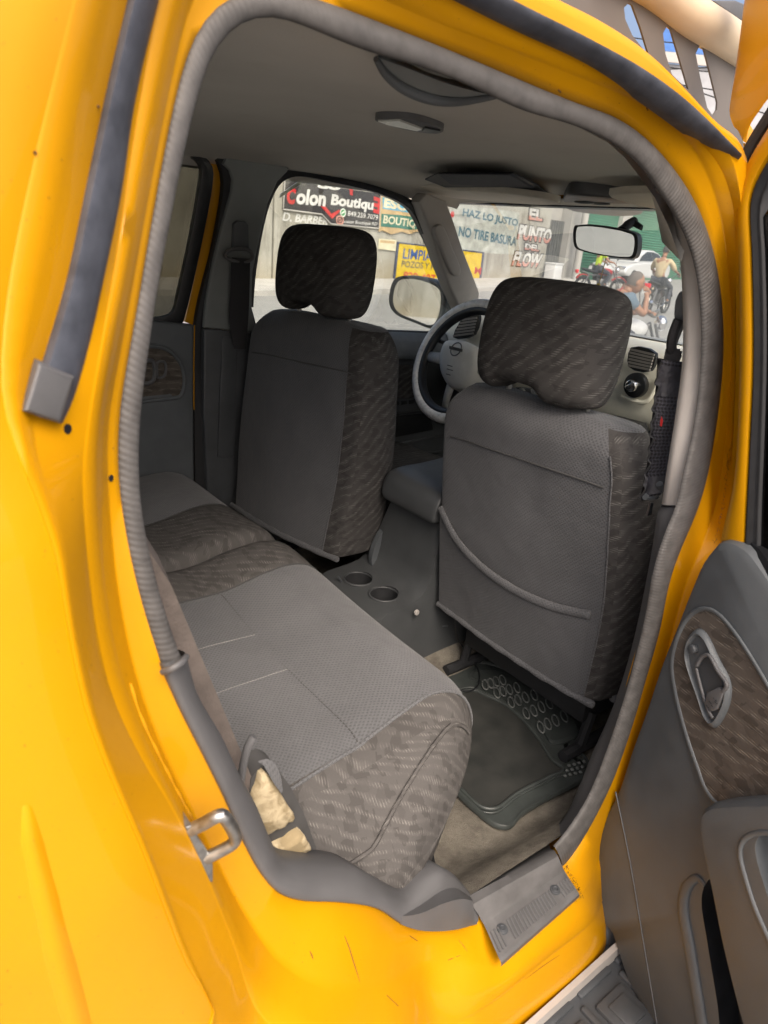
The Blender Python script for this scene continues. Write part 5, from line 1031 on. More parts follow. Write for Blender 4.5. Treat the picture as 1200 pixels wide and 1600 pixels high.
for k in range(15):
    t = (-1, -.99, -.96, -.91, -.84, -.6, -.3, 0, .3, .6, .84, .91, .96, .99, 1)[k]; e = (1-max(0, (abs(t)-.80)/.2)**2.2)**.5 if abs(t) < 1 else .0; c = sum(lp_, Vector())/len(lp_)
    rows.append([Vector((c.x+(p.x-c.x)*(.95+.05*e), .010+t*.106, c.z-.011+(p.z-c.z)*(.70+.30*e))) for p in lp_])
mb.grid(rows, cv=True, uv=False, capu=True); mb.build('armrest_lid', MT['console'], con, sharp=0)
mb = MB(); c = PY(651, 957, -.108); mb.cyl(c, .0075, .007, .006, rot=Matrix.Rotation(R_(90), 3, 'X'), n=18, bev=.001); mb.build('screw', MT['trimlight'], con)
mb = MB(); mb.tube([PY(528, 900, .11)+Vector((.0, 0, 0)), PY(555, 940, .11), PY(620, 985, -.0), PY(700, 978, -.11)], .003, 6); mb.build('console_seam', MT['plastic_dark'], con)
# ------------------------------------------------------------------ near seat belt with its padded sleeve
mb = MB(); a = curve([PY(1063, 545, -.625), PY(1060, 600, -.63), PY(1050, 690, -.64), PY(1028, 780, -.65)], 30); b = curve([PY(1040, 545, -.60), PY(1030, 600, -.605), PY(1018, 690, -.615), PY(1002, 782, -.62)], 30)
mb.grid([a, b]); mb.tube(curve([PY(1060, 500, -.615), PY(1050, 530, -.61), PY(1052, 552, -.61), PY(1064, 556, -.62)], 20), .008, 8)
belt = mb.build('near_seat_belt', MT['belt'], truck)
mb = MB(); mb.slab(cr([PY(1062, 455, -.61), PY(1054, 470, -.605), PY(1053, 505, -.605), PY(1058, 515, -.61), PY(1068, 512, -.62), PY(1070, 460, -.62)], 4, True), (.015, 0, 0), bev=.004); mb.build('belt_anchor', MT['plastic'], belt)
mb = MB(); mb.tube(curve([PY(1064, 505, -.615), PY(1052, 535, -.61), PY(1048, 552, -.605), PY(1062, 560, -.62)], 20), [.007]*20, 8); mb.build('belt_guide', MT['trimmid'], belt)
mb = MB(); mb.tube(curve([PY(1008, 776, -.635), PY(1020, 776, -.64), PY(1032, 764, -.65), PY(1030, 756, -.65)], 14), .006, 8); mb.build('belt_tongue', MT['plastic'], belt); mb = MB(); mb.slab([PY(1012, 806, -.645), PY(1017, 786, -.645), PY(1021, 786, -.645), PY(1018, 804, -.645)], (0, .004, 0)); mb.build('belt_tongue', MT['chrome'], belt)
L_ = curve([PY(1026, 560, -.600), PY(1024, 600, -.602), PY(1017, 660, -.61), PY(1012, 715, -.615), PY(1000, 776, -.622)], 60); R2 = curve([PY(1064, 566, -.628), PY(1060, 600, -.63), PY(1052, 660, -.64), PY(1046, 715, -.645), PY(1030, 772, -.652)], 60); rows = []
for i in range(60):
    r = []; p, q = L_[i], R2[i]; wv = .0022*math.sin(i*1.15)+.002*math.sin(i*.6); k_ = .008+.004*math.sin(math.pi*i/59)
    for t in (0, .06, .14, .24, .4, .6, .8, 1): r.append(p.lerp(q, t)+Vector((-k_*math.sin(math.pi*min(t*1.1, 1))-(.004 if t == .14 else 0), -.003-(wv if t < .2 else 0), (wv if t < .2 else 0))))
    for t in (1, .5, 0): r.append(p.lerp(q, t)+Vector((.008, .004, 0)))
    rows.append(r)
mb = MB(); mb.grid(rows, cv=True, capu=True); slv = mb.build('belt_pad', MT['mesh'], None, sharp=0); tag(slv, 'black mesh padded sleeve wrapped round the near seat belt beside the passenger seat', 'belt pad')
mb = MB(); mb.grid([[r[j]+Vector((-.0012, -.0006, 0)) for j in range(0, 8)] for r in rows[2:16]]); nyl = plain('black_nylon', (.018, .018, .024), .55, var=.4, sc=50, bump=.003, bsc=60); mb.build('nylon_band', nyl, slv)
mb = MB(); mb.grid([[r[j]+Vector((-.0012, -.0006, 0)) for j in range(0, 8)] for r in rows[50:59]]); mb.build('nylon_band', nyl, slv)
mb = MB(); mb.tube([r[2] for r in rows[2:]], .0018, 6); mb.build('pad_zip', MT['black'], slv)
mb = MB(); c = rows[26][5]; mb.slab([c+Vector((-.002, -.001, .004)), c+Vector((-.002, .003, .010)), c+Vector((-.002, .004, -.004)), c+Vector((-.002, -.001, -.006))], (.001, 0, 0)); mb.build('pad_tab', MT['redpaint'], slv)
# ------------------------------------------------------------------ loose things in the footwell
ZM = .512
def MZ(x, y, h=0): return PZ(x, y, ZM+h)
def bulk(l, n=4): return [MZ(p.x, p.y) for p in cr([Vector((x, y, 0)) for x, y in l], n, True)]
mo = bulk([(660, 1075), (700, 1042), (730, 1034), (757, 1035), (785, 1044), (829, 1067), (876, 1094), (908, 1124), (924, 1150), (922, 1168), (900, 1182), (879, 1192), (893, 1186), (911, 1183), (922, 1199), (921, 1212), (901, 1228), (859, 1250), (815, 1277), (797, 1296), (776, 1295), (752, 1279), (718, 1248), (690, 1215), (660, 1150)], 3)
up3 = Vector((0, 0, 1)); c = sum(mo, Vector())/len(mo)
mb = MB(); mb.grid([mo, [p+up3*.006 for p in mo], [p.lerp(c, .012)+up3*.010 for p in mo], [p.lerp(c, .035)+up3*.010 for p in mo], [p.lerp(c, .05)+up3*.005 for p in mo]], cv=True, uv=False); mb.add([p.lerp(c, .05)+up3*.005 for p in mo], [list(range(len(mo)))])
fmat = mb.build('floor_mat', MT['mat'], None, sharp=50); tag(fmat, 'black moulded rubber floor mat with oval studs on the carpet before the rear bench', 'floor mat')
tr = [(700, 1100), (735, 1082), (757, 1090), (790, 1106), (818, 1130), (842, 1160), (862, 1192), (880, 1206), (850, 1222), (805, 1246), (775, 1268), (752, 1266), (728, 1246), (700, 1212)]
trb = [p+up3*.0058 for p in bulk(tr, 4)]
mb = MB(); mb.add(trb, [list(range(len(trb)))]); mb.build('tread_panel', MT['tread'], fmat, recalc=False)
mb = MB(); mb.tube([p+up3*.002 for p in trb], .0042, 8, closed=True, flat=1.2); tc = sum(trb, Vector())/len(trb); mb.tube([p.lerp(tc, -.055)+up3*.002 for p in trb], .0025, 8, closed=True); mb.build('tray_rim', MT['mat'], fmat, sharp=0)
pd = [p+up3*.009 for p in bulk([(733, 1062), (742, 1050), (765, 1050), (800, 1062), (850, 1090), (886, 1118), (904, 1143), (900, 1155), (876, 1166), (858, 1164), (846, 1140), (815, 1104), (780, 1080), (750, 1070)], 4)]
pc = sum(pd, Vector())/len(pd)
mb = MB(); mb.grid([[p-up3*.006 for p in pd], pd, [p.lerp(pc, .06)+up3*.003 for p in pd]], cv=True, uv=False); mb.add([p.lerp(pc, .06)+up3*.003 for p in pd], [list(range(len(pd)))]); mb.build('heel_pad', MT['mat'], fmat, sharp=30)
mb = MB()
for X_, Y_ in [(350, 266), (376, 259), (402, 251), (431, 244), (404, 303), (432, 296), (462, 287), (497, 280), (470, 347), (502, 337), (537, 324), (577, 314), (540, 398), (575, 386), (611, 368), (647, 352), (608, 462), (640, 447), (676, 431), (716, 412)]:
    o_ = MZ(640+X_/2.963, 980+Y_/2.963, .0125); mb.tube([o_+Vector((.64, .77, 0))*(.021*math.cos(k*.449))+Vector((.77, -.64, 0))*(.0075*math.sin(k*.449)) for k in range(14)], .0021, 6, closed=True)
mb.build('oval_stud', MT['matlight'], fmat, sharp=0).__setitem__('kind', 'stuff')
mb = MB()
for i in range(4):
    for j in range(3): mb.ball(MZ(889+i*8-j*3, 1194+j*8-i*2+2, .010), (.0042, .0042, .003), seg=8)
mb.build('grip_dot', MT['matlight'], fmat).__setitem__('kind', 'stuff')
# clear plastic wrapper and a charging cable by the console
mb = MB(); rr = random.Random(11); rows = []; c0 = PZ(706, 1000, .53)
for i in range(14):
    r = []
    for j in range(14):
        u, v = i/13-.5, j/13-.5; r.append(c0+Vector((u*.13+.02*rr.uniform(-1, 1)*.5, v*.09+.02*rr.uniform(-1, 1)*.5, .045*math.exp(-(u*u+v*v)*9)+rr.uniform(0, .016))))
    rows.append(r)
mb.grid(rows); wr_ = mb.build('plastic_wrapper', MT['clear'], None, sharp=12); tag(wr_, 'crumpled clear plastic wrapper on the floor beside the grey console', 'wrapper')
mb = MB(); mb.tube(curve([PZ(712, 965, .70), PZ(716, 1000, .60), PZ(735, 1025, .54), PZ(748, 1050, .525), PZ(746, 1072, .525), PZ(732, 1080, .525), PZ(705, 1074, .53)], 50), .0022, 8); cb = mb.build('charging_cable', MT['black'], None); tag(cb, 'thin black cable hanging from the passenger seat to the floor mat', 'cable')
mb = MB(); mb.slab([PZ(783, 1040, .52), PZ(789, 1035, .53), PZ(797, 1042, .522), PZ(790, 1044, .515)], (0, 0, .002)); lf = mb.build('paper_scrap', MT['p_white'], None); tag(lf, 'tiny white paper scrap on the carpet under the passenger seat', 'paper scrap')
# hanging from the mirror
mb = MB(); c = PX(947, 402, .645); mb.tube(curve([c, c+Vector((.0, .002, -.03)), c+Vector((0, .006, -.06)), c+Vector((0, .008, -.075))], 14), .0012, 6)
frs = mb.build('air_freshener', MT['gold'], None); tag(frs, 'small yellow braided charm hanging on a cord from the rear-view mirror', 'air freshener')
mb = MB(); e = c+Vector((0, .008, -.075)); mb.tube([e, e+Vector((0, .002, -.02)), e+Vector((0, .005, -.045)), e+Vector((0, .006, -.055))], [.003, .008, .010, .007], 8); mb.ball(e+Vector((0, 0, .004)), .006, seg=10); mb.build('tassel', MT['freshener'], frs)
# ------------------------------------------------------------------ the street
def G(x, y): t = max(0, x-7); return .024*t*t/(t+3)
def struct(mb, name, mat, **k): return tag(mb.build(name, mat, None, **k), kind='structure')
WA = R_(8); WD = Vector((math.cos(WA), math.sin(WA), 0)); WN = Vector((math.sin(WA), -math.cos(WA), 0)); W0 = Vector((11.51, 17.36, 0))
def WP(x, y, off=0): return onplane(x, y, W0+WN*off, WN)
def WQ(a, z, off=0): return W0+WD*a+WN*off+Vector((0, 0, z))
xs = [-300, -120, -50, -20, -8, 0, 4, 7, 9, 11, 13, 15, 18, 21, 24, 28, 32, 38, 50, 80, 140, 300]; ys = [-300, -100, -40, -15, -5, 0, 5, 9, 12, 15, 18, 22, 28, 40, 80, 150, 300]
mb = MB(); mb.grid([[Vector((x, y, G(x, y))) for y in ys] for x in xs]); struct(mb, 'road', MT['asphalt'])
def strip_(a0, a1, offs, n=30):
    return [[WQ(a0+(a1-a0)*k/n, 0, o)+Vector((0, 0, G(WQ(a0+(a1-a0)*k/n, 0, o).x, 0)+h)) for k in range(n+1)] for o, h in offs]
mb = MB(); mb.grid(strip_(-80, 14, ((2.55, -.1), (2.55, .13), (2.50, .145), (2.32, .15)))); struct(mb, 'kerb', MT['render'], sharp=30)
mb = MB(); mb.grid(strip_(-80, 14, ((2.32, .146), (1.2, .16), (-.2, .17)))); struct(mb, 'pavement', MT['pave'])
# boundary wall with painted lettering
mb = MB(); bays = [(-80, -30.1), (-30, -8.6), (-8.55, -2.3), (-2.25, 4.0), (4.05, 11.7)]
for a0, a1 in bays:
    mb.slab([WQ(a0, 0), WQ(a1, 0), WQ(a1, 4.3), WQ(a0, 4.3)], -WN*.2, bev=.03, seg=1)
wall = mb.build('concrete_wall', MT['concrete'], None, sharp=20); tag(wall, 'long stained grey concrete wall across the street, painted with adverts', 'wall')
def plaque(mb, l, off, th=.03, mi=0): mb.slab([WP(x, y, off) for x, y in l], -WN*th, mi=mi)
def lt(name, s, bl, br, tl, off, mat, parent, bold=.02, shear=0):
    m_ = MB(); letters(m_, s, WP(*bl, off), WP(*br, off), WP(*tl, off), WN, bold, 0, shear, 0); return m_.build(name, mat, parent, smooth=False, recalc=False)
mb = MB(); plaque(mb, [(703, 316), (812, 332), (806, 398), (700, 392)], .004, .002); mb.build('whitewash', plain('worn_whitewash', (.38, .40, .365), .9, var=.35, sc=3), wall)
lt('lettering', 'D. BARBER', (441, 345), (512, 353), (443, 331), .01, MT['p_white'], wall, .03, .1)
lt('lettering', 'HAZ LO JUSTO', (722, 341), (808, 357), (724, 325), .01, MT['p_faded'], wall, .03)
lt('lettering', 'NO TIRE BASURA', (716, 369), (806, 385), (718, 353), .01, MT['p_faded'], wall, .03)
for s, bl, br, tl in (('EL', (826, 343), (847, 346), (828, 325)), ('PUNTO', (808, 374), (859, 381), (813, 350)), ('DEL', (820, 390), (842, 393), (821, 380)), ('FLOW', (799, 415), (842, 419), (806, 392))):
    lt('lettering_outline', s, (bl[0]-1.5, bl[1]+1.5), (br[0]+1.5, br[1]+1.5), (tl[0]-1.5, tl[1]-1.5), .008, MT['p_black'], wall, .10)
    lt('lettering', s, bl, br, tl, .014, MT['p_white'], wall, .045)
    m1 = tuple(bl[k]+(tl[k]-bl[k])*.30 for k in (0, 1)); 
    m_ = MB(); V, F = text_mesh(s, .03); x0 = min(v.x for v in V); x1 = max(v.x for v in V); y0 = min(v.y for v in V); y1 = max(v.y for v in V)
    b0, b1, b2 = WP(*bl, .020), WP(*br, .020), WP(*tl, .020)
    b = bmesh.new(); vv = [b.verts.new(v) for v in V]; [b.faces.new([vv[i] for i in f]) for f in F if len(set(f)) > 2]
    bmesh.ops.bisect_plane(b, geom=b.verts[:]+b.edges[:]+b.faces[:], plane_co=(0, y0+(y1-y0)*.36, 0), plane_no=(0, 1, 0), clear_outer=True); b.verts.index_update()
    m_.add([b0+(b1-b0)*((v.co.x-x0)/(x1-x0))+(b2-b0)*((v.co.y-y0)/(y1-y0)) for v in b.verts], [[v.index for v in f.verts] for f in b.faces]); b.free(); m_.build('lettering_base', MT['p_pink'], wall, smooth=False, recalc=False)
mb = MB(); p = WP(707, 335, .02)
# small round sticker-like red mark low on the whitewash
mb.cyl(p, .10, .10, .006, rot=WN.to_track_quat('Z', 'Y').to_matrix(), n=16); mb.build('red_mark', MT['p_red'], wall)
# black painted shop sign
mb = MB(); plaque(mb, [(444, 281), (596, 303), (592, 357), (517, 350), (503, 335), (442, 327)], .05); bs = mb.build('shop_sign', MT['p_black'], None, sharp=20)
tag(bs, 'black shop sign with red and white Colon Boutique lettering on the concrete wall', 'sign')
mb = MB(); l = [(445, 283), (442.6, 327), (503, 335), (517, 350), (592, 357), (595, 305)]; mb.tube([WP(x, y, .055) for x, y in l], .022, 6); mb.build('sign_border', MT['render'], bs)
lt('lettering', 'C', (447, 318), (460, 320), (450, 292), .056, MT['p_red'], bs, .05); lt('lettering', 'olon', (462, 319), (508, 323), (465, 294), .056, MT['p_white'], bs, .04); lt('lettering', 'Boutiqu', (516, 325), (582, 333), (519, 303), .056, MT['p_white'], bs, .04)
m_ = MB(); a, b_, c_ = WP(594, 335, .056), WP(583, 332, .056), WP(595, 310, .056); letters(m_, 'E', a, b_, c_, WN, .05, th=0); m_.build('lettering', MT['p_red'], bs, smooth=False, recalc=False)
lt('lettering', 'SS', (496, 294), (532, 298), (497, 278), .056, MT['p_white'], bs, .05)
lt('lettering', '849.259 7079', (543, 337), (590, 344), (544, 329), .056, MT['p_white'], bs, .01); lt('lettering', 'colon Boutique RD', (537, 350), (589, 354), (538, 343), .056, MT['p_white'], bs, .01)
mb = MB()
for l in ([(501, 322), (509, 323), (518, 334), (529, 328), (533, 329), (519, 342)], [(546, 288), (552, 290), (551, 306), (547, 304)]): mb.slab([WP(x, y, .056) for x, y in l], -WN*.004)
mb.build('red_chevron', MT['p_red'], bs)
rw = WN.to_track_quat('Z', 'Y').to_matrix(); k_ = (WP(537, 333, .06)-WP(532, 333, .06)).length
mb = MB(); mb.cyl(WP(536, 332.5, .056), k_*.95, k_*.95, .01, rot=rw, n=22); mb.build('round_badge', MT['p_green'], bs); mb = MB(); mb.torus(WP(536, 332.5, .062), k_*.8, k_*.13, rw, n=22, k=6); mb.tube([WP(534, 334, .064), WP(536, 332, .064), WP(538, 331, .064)], k_*.16, 6); mb.build('badge_ring', MT['p_white'], bs)
mb = MB(); sq_ = [(527, 339), (535.5, 340), (535, 349), (526.5, 348)]; mb.tube(cr([WP(x, y, .058) for x, y in sq_], 4, True), k_*.17, 6, closed=True); mb.torus(WP(531, 344, .058), k_*.38, k_*.13, rw, n=18, k=6); mb.build('square_badge', MT['p_pink'], bs)
# painted board with two words
mb = MB(); plaque(mb, [(596, 305), (600, 304), (668, 318), (668, 360), (650, 362), (640, 366), (628, 362), (612, 366), (598, 360), (592, 362), (593, 340)], .05); bd = mb.build('painted_board', MT['p_tan'], None, sharp=20)
tag(bd, 'tan board with blue and green bands reading Esc and Boutique, right of the black sign', 'sign')
mb = MB(); plaque(mb, [(598, 308), (667, 321), (667, 337), (630, 331), (598, 326)], .054, .002); mb.build('blue_band', MT['p_skyblue'], bd); mb = MB(); plaque(mb, [(596, 334), (625, 336), (667, 342), (667, 357), (640, 359), (620, 356), (595, 354)], .054, .002); mb.build('green_band', MT['p_teal'], bd)
lt('lettering', 'ESC', (599, 324), (634, 330), (601, 309), .058, MT['p_cream'], bd, .05); lt('lettering', 'BOUTIQUE', (598, 351), (664, 360), (600, 336), .058, MT['p_cream'], bd, .03)
mb = MB(); plaque(mb, [(592.5, 373), (620, 375), (618, 392), (591.5, 389)], .05); pb = mb.build('small_poster', MT['p_cream'], None, sharp=20); tag(pb, 'small faded cream and orange poster under the tan board on the wall', 'poster')
mb = MB(); plaque(mb, [(594, 375), (617, 377), (616.5, 381), (593.5, 379)], .053, .002); mb.build('orange_band', MT['p_tan'], pb)
# yellow advert
mb = MB(); plaque(mb, [(621, 378), (757, 394), (750, 452), (614, 444)], .05); ys_ = mb.build('advert_sign', plain('dark_blue_border', (.03, .04, .09), .7), None, sharp=20); tag(ys_, 'yellow advert with blue and red lettering reading Limpia pozos, dark border', 'sign')
mb = MB(); plaque(mb, [(624, 380.5), (753.5, 396), (747, 449.5), (617.5, 441.5)], .055, .003); mb.build('sign_face', MT['p_yellow'], ys_)
lt('lettering', 'LIMPIA', (629, 404), (674, 408), (631, 388), .060, MT['p_blue'], ys_, .015); lt('lettering', 'POZOS Y FIL', (627, 417), (684, 422), (628.5, 407), .060, plain('navy_paint', (.02, .03, .08), .8), ys_, .01)
lt('lettering', '829-497-2', (629, 437), (690, 443), (631, 424), .060, MT['p_red'], ys_, .02); lt('lettering', 'M', (741, 428), (751, 429), (742.5, 417), .060, MT['p_red'], ys_, .02)
# dark plank gate, shop building with green roller shutters
mb = MB()
for k in range(7): mb.slab([WQ(11.78+k*.19, .5, -.2), WQ(11.95+k*.19, .5, -.2), WQ(11.95+k*.19, 2.75, -.2), WQ(11.78+k*.19, 2.75, -.2)], -WN*.05, bev=.01, seg=1)
tag(mb.build('plank_gate', MT['wood'], None, sharp=20), 'dark weathered plank gate between the concrete wall and the green shutters', 'gate')
mb = MB(); mb.slab([WQ(11.6, 0, -.4), WQ(13.4, 0, -.4), WQ(13.4, 6.5, -.4), WQ(11.6, 6.5, -.4)], -WN*.3)
for a0, a1 in ((13.1, 13.9), (17.6, 18.5), (34, 36)): mb.slab([WQ(a0, 0, .1), WQ(a1, 0, .1), WQ(a1, 6.5, .1), WQ(a0, 6.5, .1)], -WN*.6)
for a0, a1 in ((13.9, 17.6), (18.5, 34)): mb.slab([WQ(a0, 4.6, .08), WQ(a1, 4.6, .08), WQ(a1, 6.5, .08), WQ(a0, 6.5, .08)], -WN*.5)
shop = mb.build('shop_building', MT['render'], None, sharp=20); tag(shop, 'pale rendered shop building with wide green roller shutters behind the white car', 'building')
for a0, a1 in ((13.9, 17.6), (18.5, 34)):
    mb = MB(); n = 40
    rws = []
    for k in range(n):
        z0 = 4.6*k/n; z1 = 4.6*(k+1)/n
        for zz, o in ((z0, 0), (z0+(z1-z0)*.3, .03), (z0+(z1-z0)*.7, .03)): rws.append([WQ(a0, zz, -.12+o), WQ(a1, zz, -.12+o)])
    mb.grid(rws); mb.build('roller_shutter', MT['shutter'], shop, sharp=60)
mb = MB(); mb.tube([WQ(13.3, 0, .6), WQ(13.3, 4, .6), WQ(13.3, 8.5, .6)], [.16, .14, .11], 14); mb.tube([WQ(12.6, 7.6, .6), WQ(14.0, 7.6, .6)], .05, 6); pole = mb.build('utility_pole', MT['render'], None); tag(pole, 'pale concrete utility pole standing at the end of the painted wall', 'utility pole')
# a pale box left against the wall
mb = MB(); c = WP(864, 428, .5); mb.box((c.x, c.y, c.z), (.6, .5, .75), rot=Matrix.Rotation(WA, 3, 'Z'), bev=.05, seg=3); mb.box((c.x, c.y, c.z+.40), (.64, .54, .07), rot=Matrix.Rotation(WA, 3, 'Z'), bev=.03); mb.box((c.x, c.y, c.z-.55), (.3, .25, .5), rot=Matrix.Rotation(WA, 3, 'Z'), bev=.02)
tag(mb.build('street_box', MT['carwhite'], None), 'small white cabinet standing before the plank gate', 'cabinet')
# building with a blue roof far ahead, overhead wires
FB = 62.0
def FP(x, y, d=FB): return CAMP+ray(x, y)*d
mb = MB(); q0, q1 = FP(1000, 100), FP(1400, 230); base = FP(1130, 140)
hd = Vector((CR.x, CR.y, 0)).normalized(); dp_ = Vector((CF.x, CF.y, 0)).normalized()
def BQ(a, z, o=0): return Vector((base.x, base.y, 0))+hd*a+dp_*o+Vector((0, 0, z))
zt = FP(1100, 108).z
mb.slab([BQ(-7, 0), BQ(30, 0), BQ(30, zt), BQ(-7, zt)], dp_*6, bev=.02, seg=1); fb = mb.build('corner_building', plain('grey_rendered_wall', (.33, .34, .36), .9, sc=1), None, sharp=20); tag(fb, 'grey building with a blue tin roof seen through the slots of the roof rack', 'building')
mb = MB(); mb.slab([BQ(-7.3, zt+.05, -.3), BQ(30.3, zt+.05, -.3), BQ(30.3, zt+.8, -.3), BQ(-7.3, zt+.8, -.3)], dp_*.25); mb.build('gutter', MT['trimlight'], fb)
mb = MB(); mb.slab([BQ(-7.3, zt+.85, -.3), BQ(30.3, zt+.85, -.3), BQ(30.3, zt+4.5, 6), BQ(-7.3, zt+4.5, 6)], Vector((0, 0, .05))); mb.build('roof', MT['bluetin'], fb)
for k, (x0, y0, x1, y1, d) in enumerate(((900, -20, 1200, 120, 20), (880, 10, 1200, 95, 20), (900, 0, 1200, 62, 20), (950, 30, 1200, 40, 20), (920, -30, 1250, 20, 20), (960, -10, 1110, 150, 20))):
    a, b_ = FP(x0, y0, d), FP(x1, y1, d); dd = (b_-a); a -= dd*1.5; b_ += dd*.9
    pts = [a.lerp(b_, t/16)-Vector((0, 0, 1.2*math.sin(math.pi*t/16)-.0)) for t in range(17)]
    m_ = MB(); m_.tube(pts, .018, 5); tag(m_.build('overhead_wire', MT['wire'], None), 'thin black overhead wire crossing the sky beyond the roof rack', 'wire', 'overhead wires')
# ------------------------------------------------------------------ vehicles and people in the street
def ground_at(x, y):
    d = ray(x, y); t = 5.0
    for _ in range(60):
        p = CAMP+d*t; t += (p.z-G(p.x, p.y))/max(-d.z, .02)*.6; t = max(1, min(t, 60))
    p = CAMP+d*t; return Vector((p.x, p.y, G(p.x, p.y)))
def motorcycle(loc, rz, label, body, lamp=True):
    t = local_empty('motorcycle', loc, rz, label, 'motorcycle', 'motorcycles in the street')
    RX = Matrix.Rotation(R_(90), 3, 'X')
    for x in (-.62, .66):
        m_ = MB(); m_.torus((x, 0, .30), .255, .048, RX, n=36, k=10); wl = m_.build('wheel', MT['tyre'], t, sharp=0)
        m_ = MB(); m_.torus((x, 0, .30), .215, .014, RX, n=36, k=8); m_.cyl((x, 0, .30), .05, .05, .14, rot=RX, n=16)
        for k in range(6):
            a = k*math.pi/3; m_.tube([(x+.04*math.cos(a), 0, .30+.04*math.sin(a)), (x+.21*math.cos(a), 0, .30+.21*math.sin(a))], .011, 6)
        m_.build('rim', MT['steel'], wl)
    m_ = MB(); m_.tube(curve([Vector(p) for p in [(-.88, 0, .50), (-.78, 0, .62), (-.62, 0, .655), (-.45, 0, .60)]], 14), [.05, .075, .08, .08, .08, .08, .08, .08, .08, .08, .08, .075, .06, .05], 10, flat=.35, up=(0, 0, 1)); m_.build('rear_fender', body, t)
    m_ = MB(); m_.tube(curve([Vector(p) for p in [(.40, 0, .52), (.52, 0, .62), (.68, 0, .645), (.86, 0, .56), (.93, 0, .46)]], 16), .065, 10, flat=.35, up=(0, 0, 1)); m_.build('front_fender', body, t)
    m_ = MB(); m_.ball((.14, 0, .78), (.24, .125, .125)); m_.ball((.02, 0, .75), (.16, .11, .10)); m_.build('fuel_tank', body, t)
    m_ = MB(); m_.tube(curve([Vector(p) for p in [(.0, 0, .79), (-.25, 0, .77), (-.55, 0, .80), (-.75, 0, .84)]], 14), [.08, .12, .13, .13, .13, .13, .13, .13, .12, .12, .11, .10, .09, .05], 12, flat=.42, up=(0, 0, 1)); m_.build('saddle', MT['blackmatt'], t)
    m_ = MB(); m_.box((.05, 0, .43), (.30, .20, .26), bev=.04); m_.cyl((.14, 0, .56), .085, .085, .16, rot=Matrix.Rotation(.35, 3, 'Y'), n=18, bev=.01)
    for k in range(4): m_.cyl((.115+.012*k, 0, .50+.034*k), .105, .105, .008, rot=Matrix.Rotation(.35, 3, 'Y'), n=18)
    m_.build('engine', MT['engine'], t)
    m_ = MB(); m_.tube(curve([Vector(p) for p in [(.18, -.10, .48), (.20, -.13, .30), (-.10, -.15, .24), (-.55, -.16, .29), (-.85, -.17, .36)]], 20), [.022]*9+[.04]*11, 10); m_.build('exhaust', MT['chrome'], t)
    m_ = MB()
    for s in (-1, 1):
        m_.tube([(.42, s*.085, .86), (.66, s*.085, .30)], .018, 8); m_.tube([(-.62, s*.10, .30), (.0, s*.09, .36)], .018, 8); m_.tube([(-.50, s*.11, .66), (-.62, s*.12, .32)], .026, 10)
        m_.tube([(.38, s*.02, .84), (.10, s*.05, .66), (-.40, s*.07, .66), (-.75, s*.08, .76)], .016, 8); m_.tube([(.05, s*.10, .32), (.05, s*.26, .31)], .014, 8)
    m_.tube([(.38, 0, .82), (.28, 0, .40), (-.10, 0, .32), (-.15, 0, .68)], .018, 8); m_.build('frame', MT['engine'], t)
    m_ = MB()
    for s in (-1, 1): m_.tube(curve([Vector(p) for p in [(.42, 0, .93), (.40, s*.12, .95), (.36, s*.24, 1.03), (.27, s*.36, 1.02)]], 12), .013, 8)
    m_.build('handlebar', MT['steel'], t)
    for s in (-1, 1):
        m_ = MB(); m_.tube([(.33, s*.26, 1.03), (.32, s*.29, 1.14), (.32, s*.33, 1.20)], .007, 6); m_.ball((.32, s*.34, 1.22), (.015, .06, .045)); m_.build('mirror', MT['black'], t)
        m_ = MB(); m_.ball((-.83, s*.13, .68), (.035, .03, .03)); m_.build('indicator', MT['tanbar'], t)
    m_ = MB(); m_.ball((.52, 0, .86), (.07, .095, .095)); m_.build('headlight', MT['chrome'], t)
    m_ = MB(); m_.box((-.90, 0, .74), (.09, .17, .12), bev=.025); m_.build('tail_light', MT['lampred'], t)
    m_ = MB(); m_.box((-.96, 0, .55), (.01, .18, .14), rot=Matrix.Rotation(.25, 3, 'Y'), bev=.004); m_.build('number_plate', MT['p_white'], t)
    return t
def skinned(name, nodes, edges, mat, parent, sub=1):
    me = bpy.data.meshes.new(name); keys = list(nodes); me.from_pydata([nodes[k][0] for k in keys], [(keys.index(a), keys.index(b)) for a, b in edges], []); o = bpy.data.objects.new(name, me); C.objects.link(o)
    md = o.modifiers.new('k', 'SKIN'); md.use_smooth_shade = True; md.branch_smoothing = .6
    for i, k in enumerate(keys):
        r = nodes[k][1]; o.data.skin_vertices[0].data[i].radius = r if isinstance(r, tuple) else (r, r); o.data.skin_vertices[0].data[i].use_root = (i == 0)
    s = o.modifiers.new('s', 'SUBSURF'); s.levels = s.render_levels = sub
    bpy.context.view_layer.update(); apply_mods(o); o.data.materials.clear(); o.data.materials.append(mat)
    for p in o.data.polygons: p.use_smooth = True
    o.parent = parent; return o
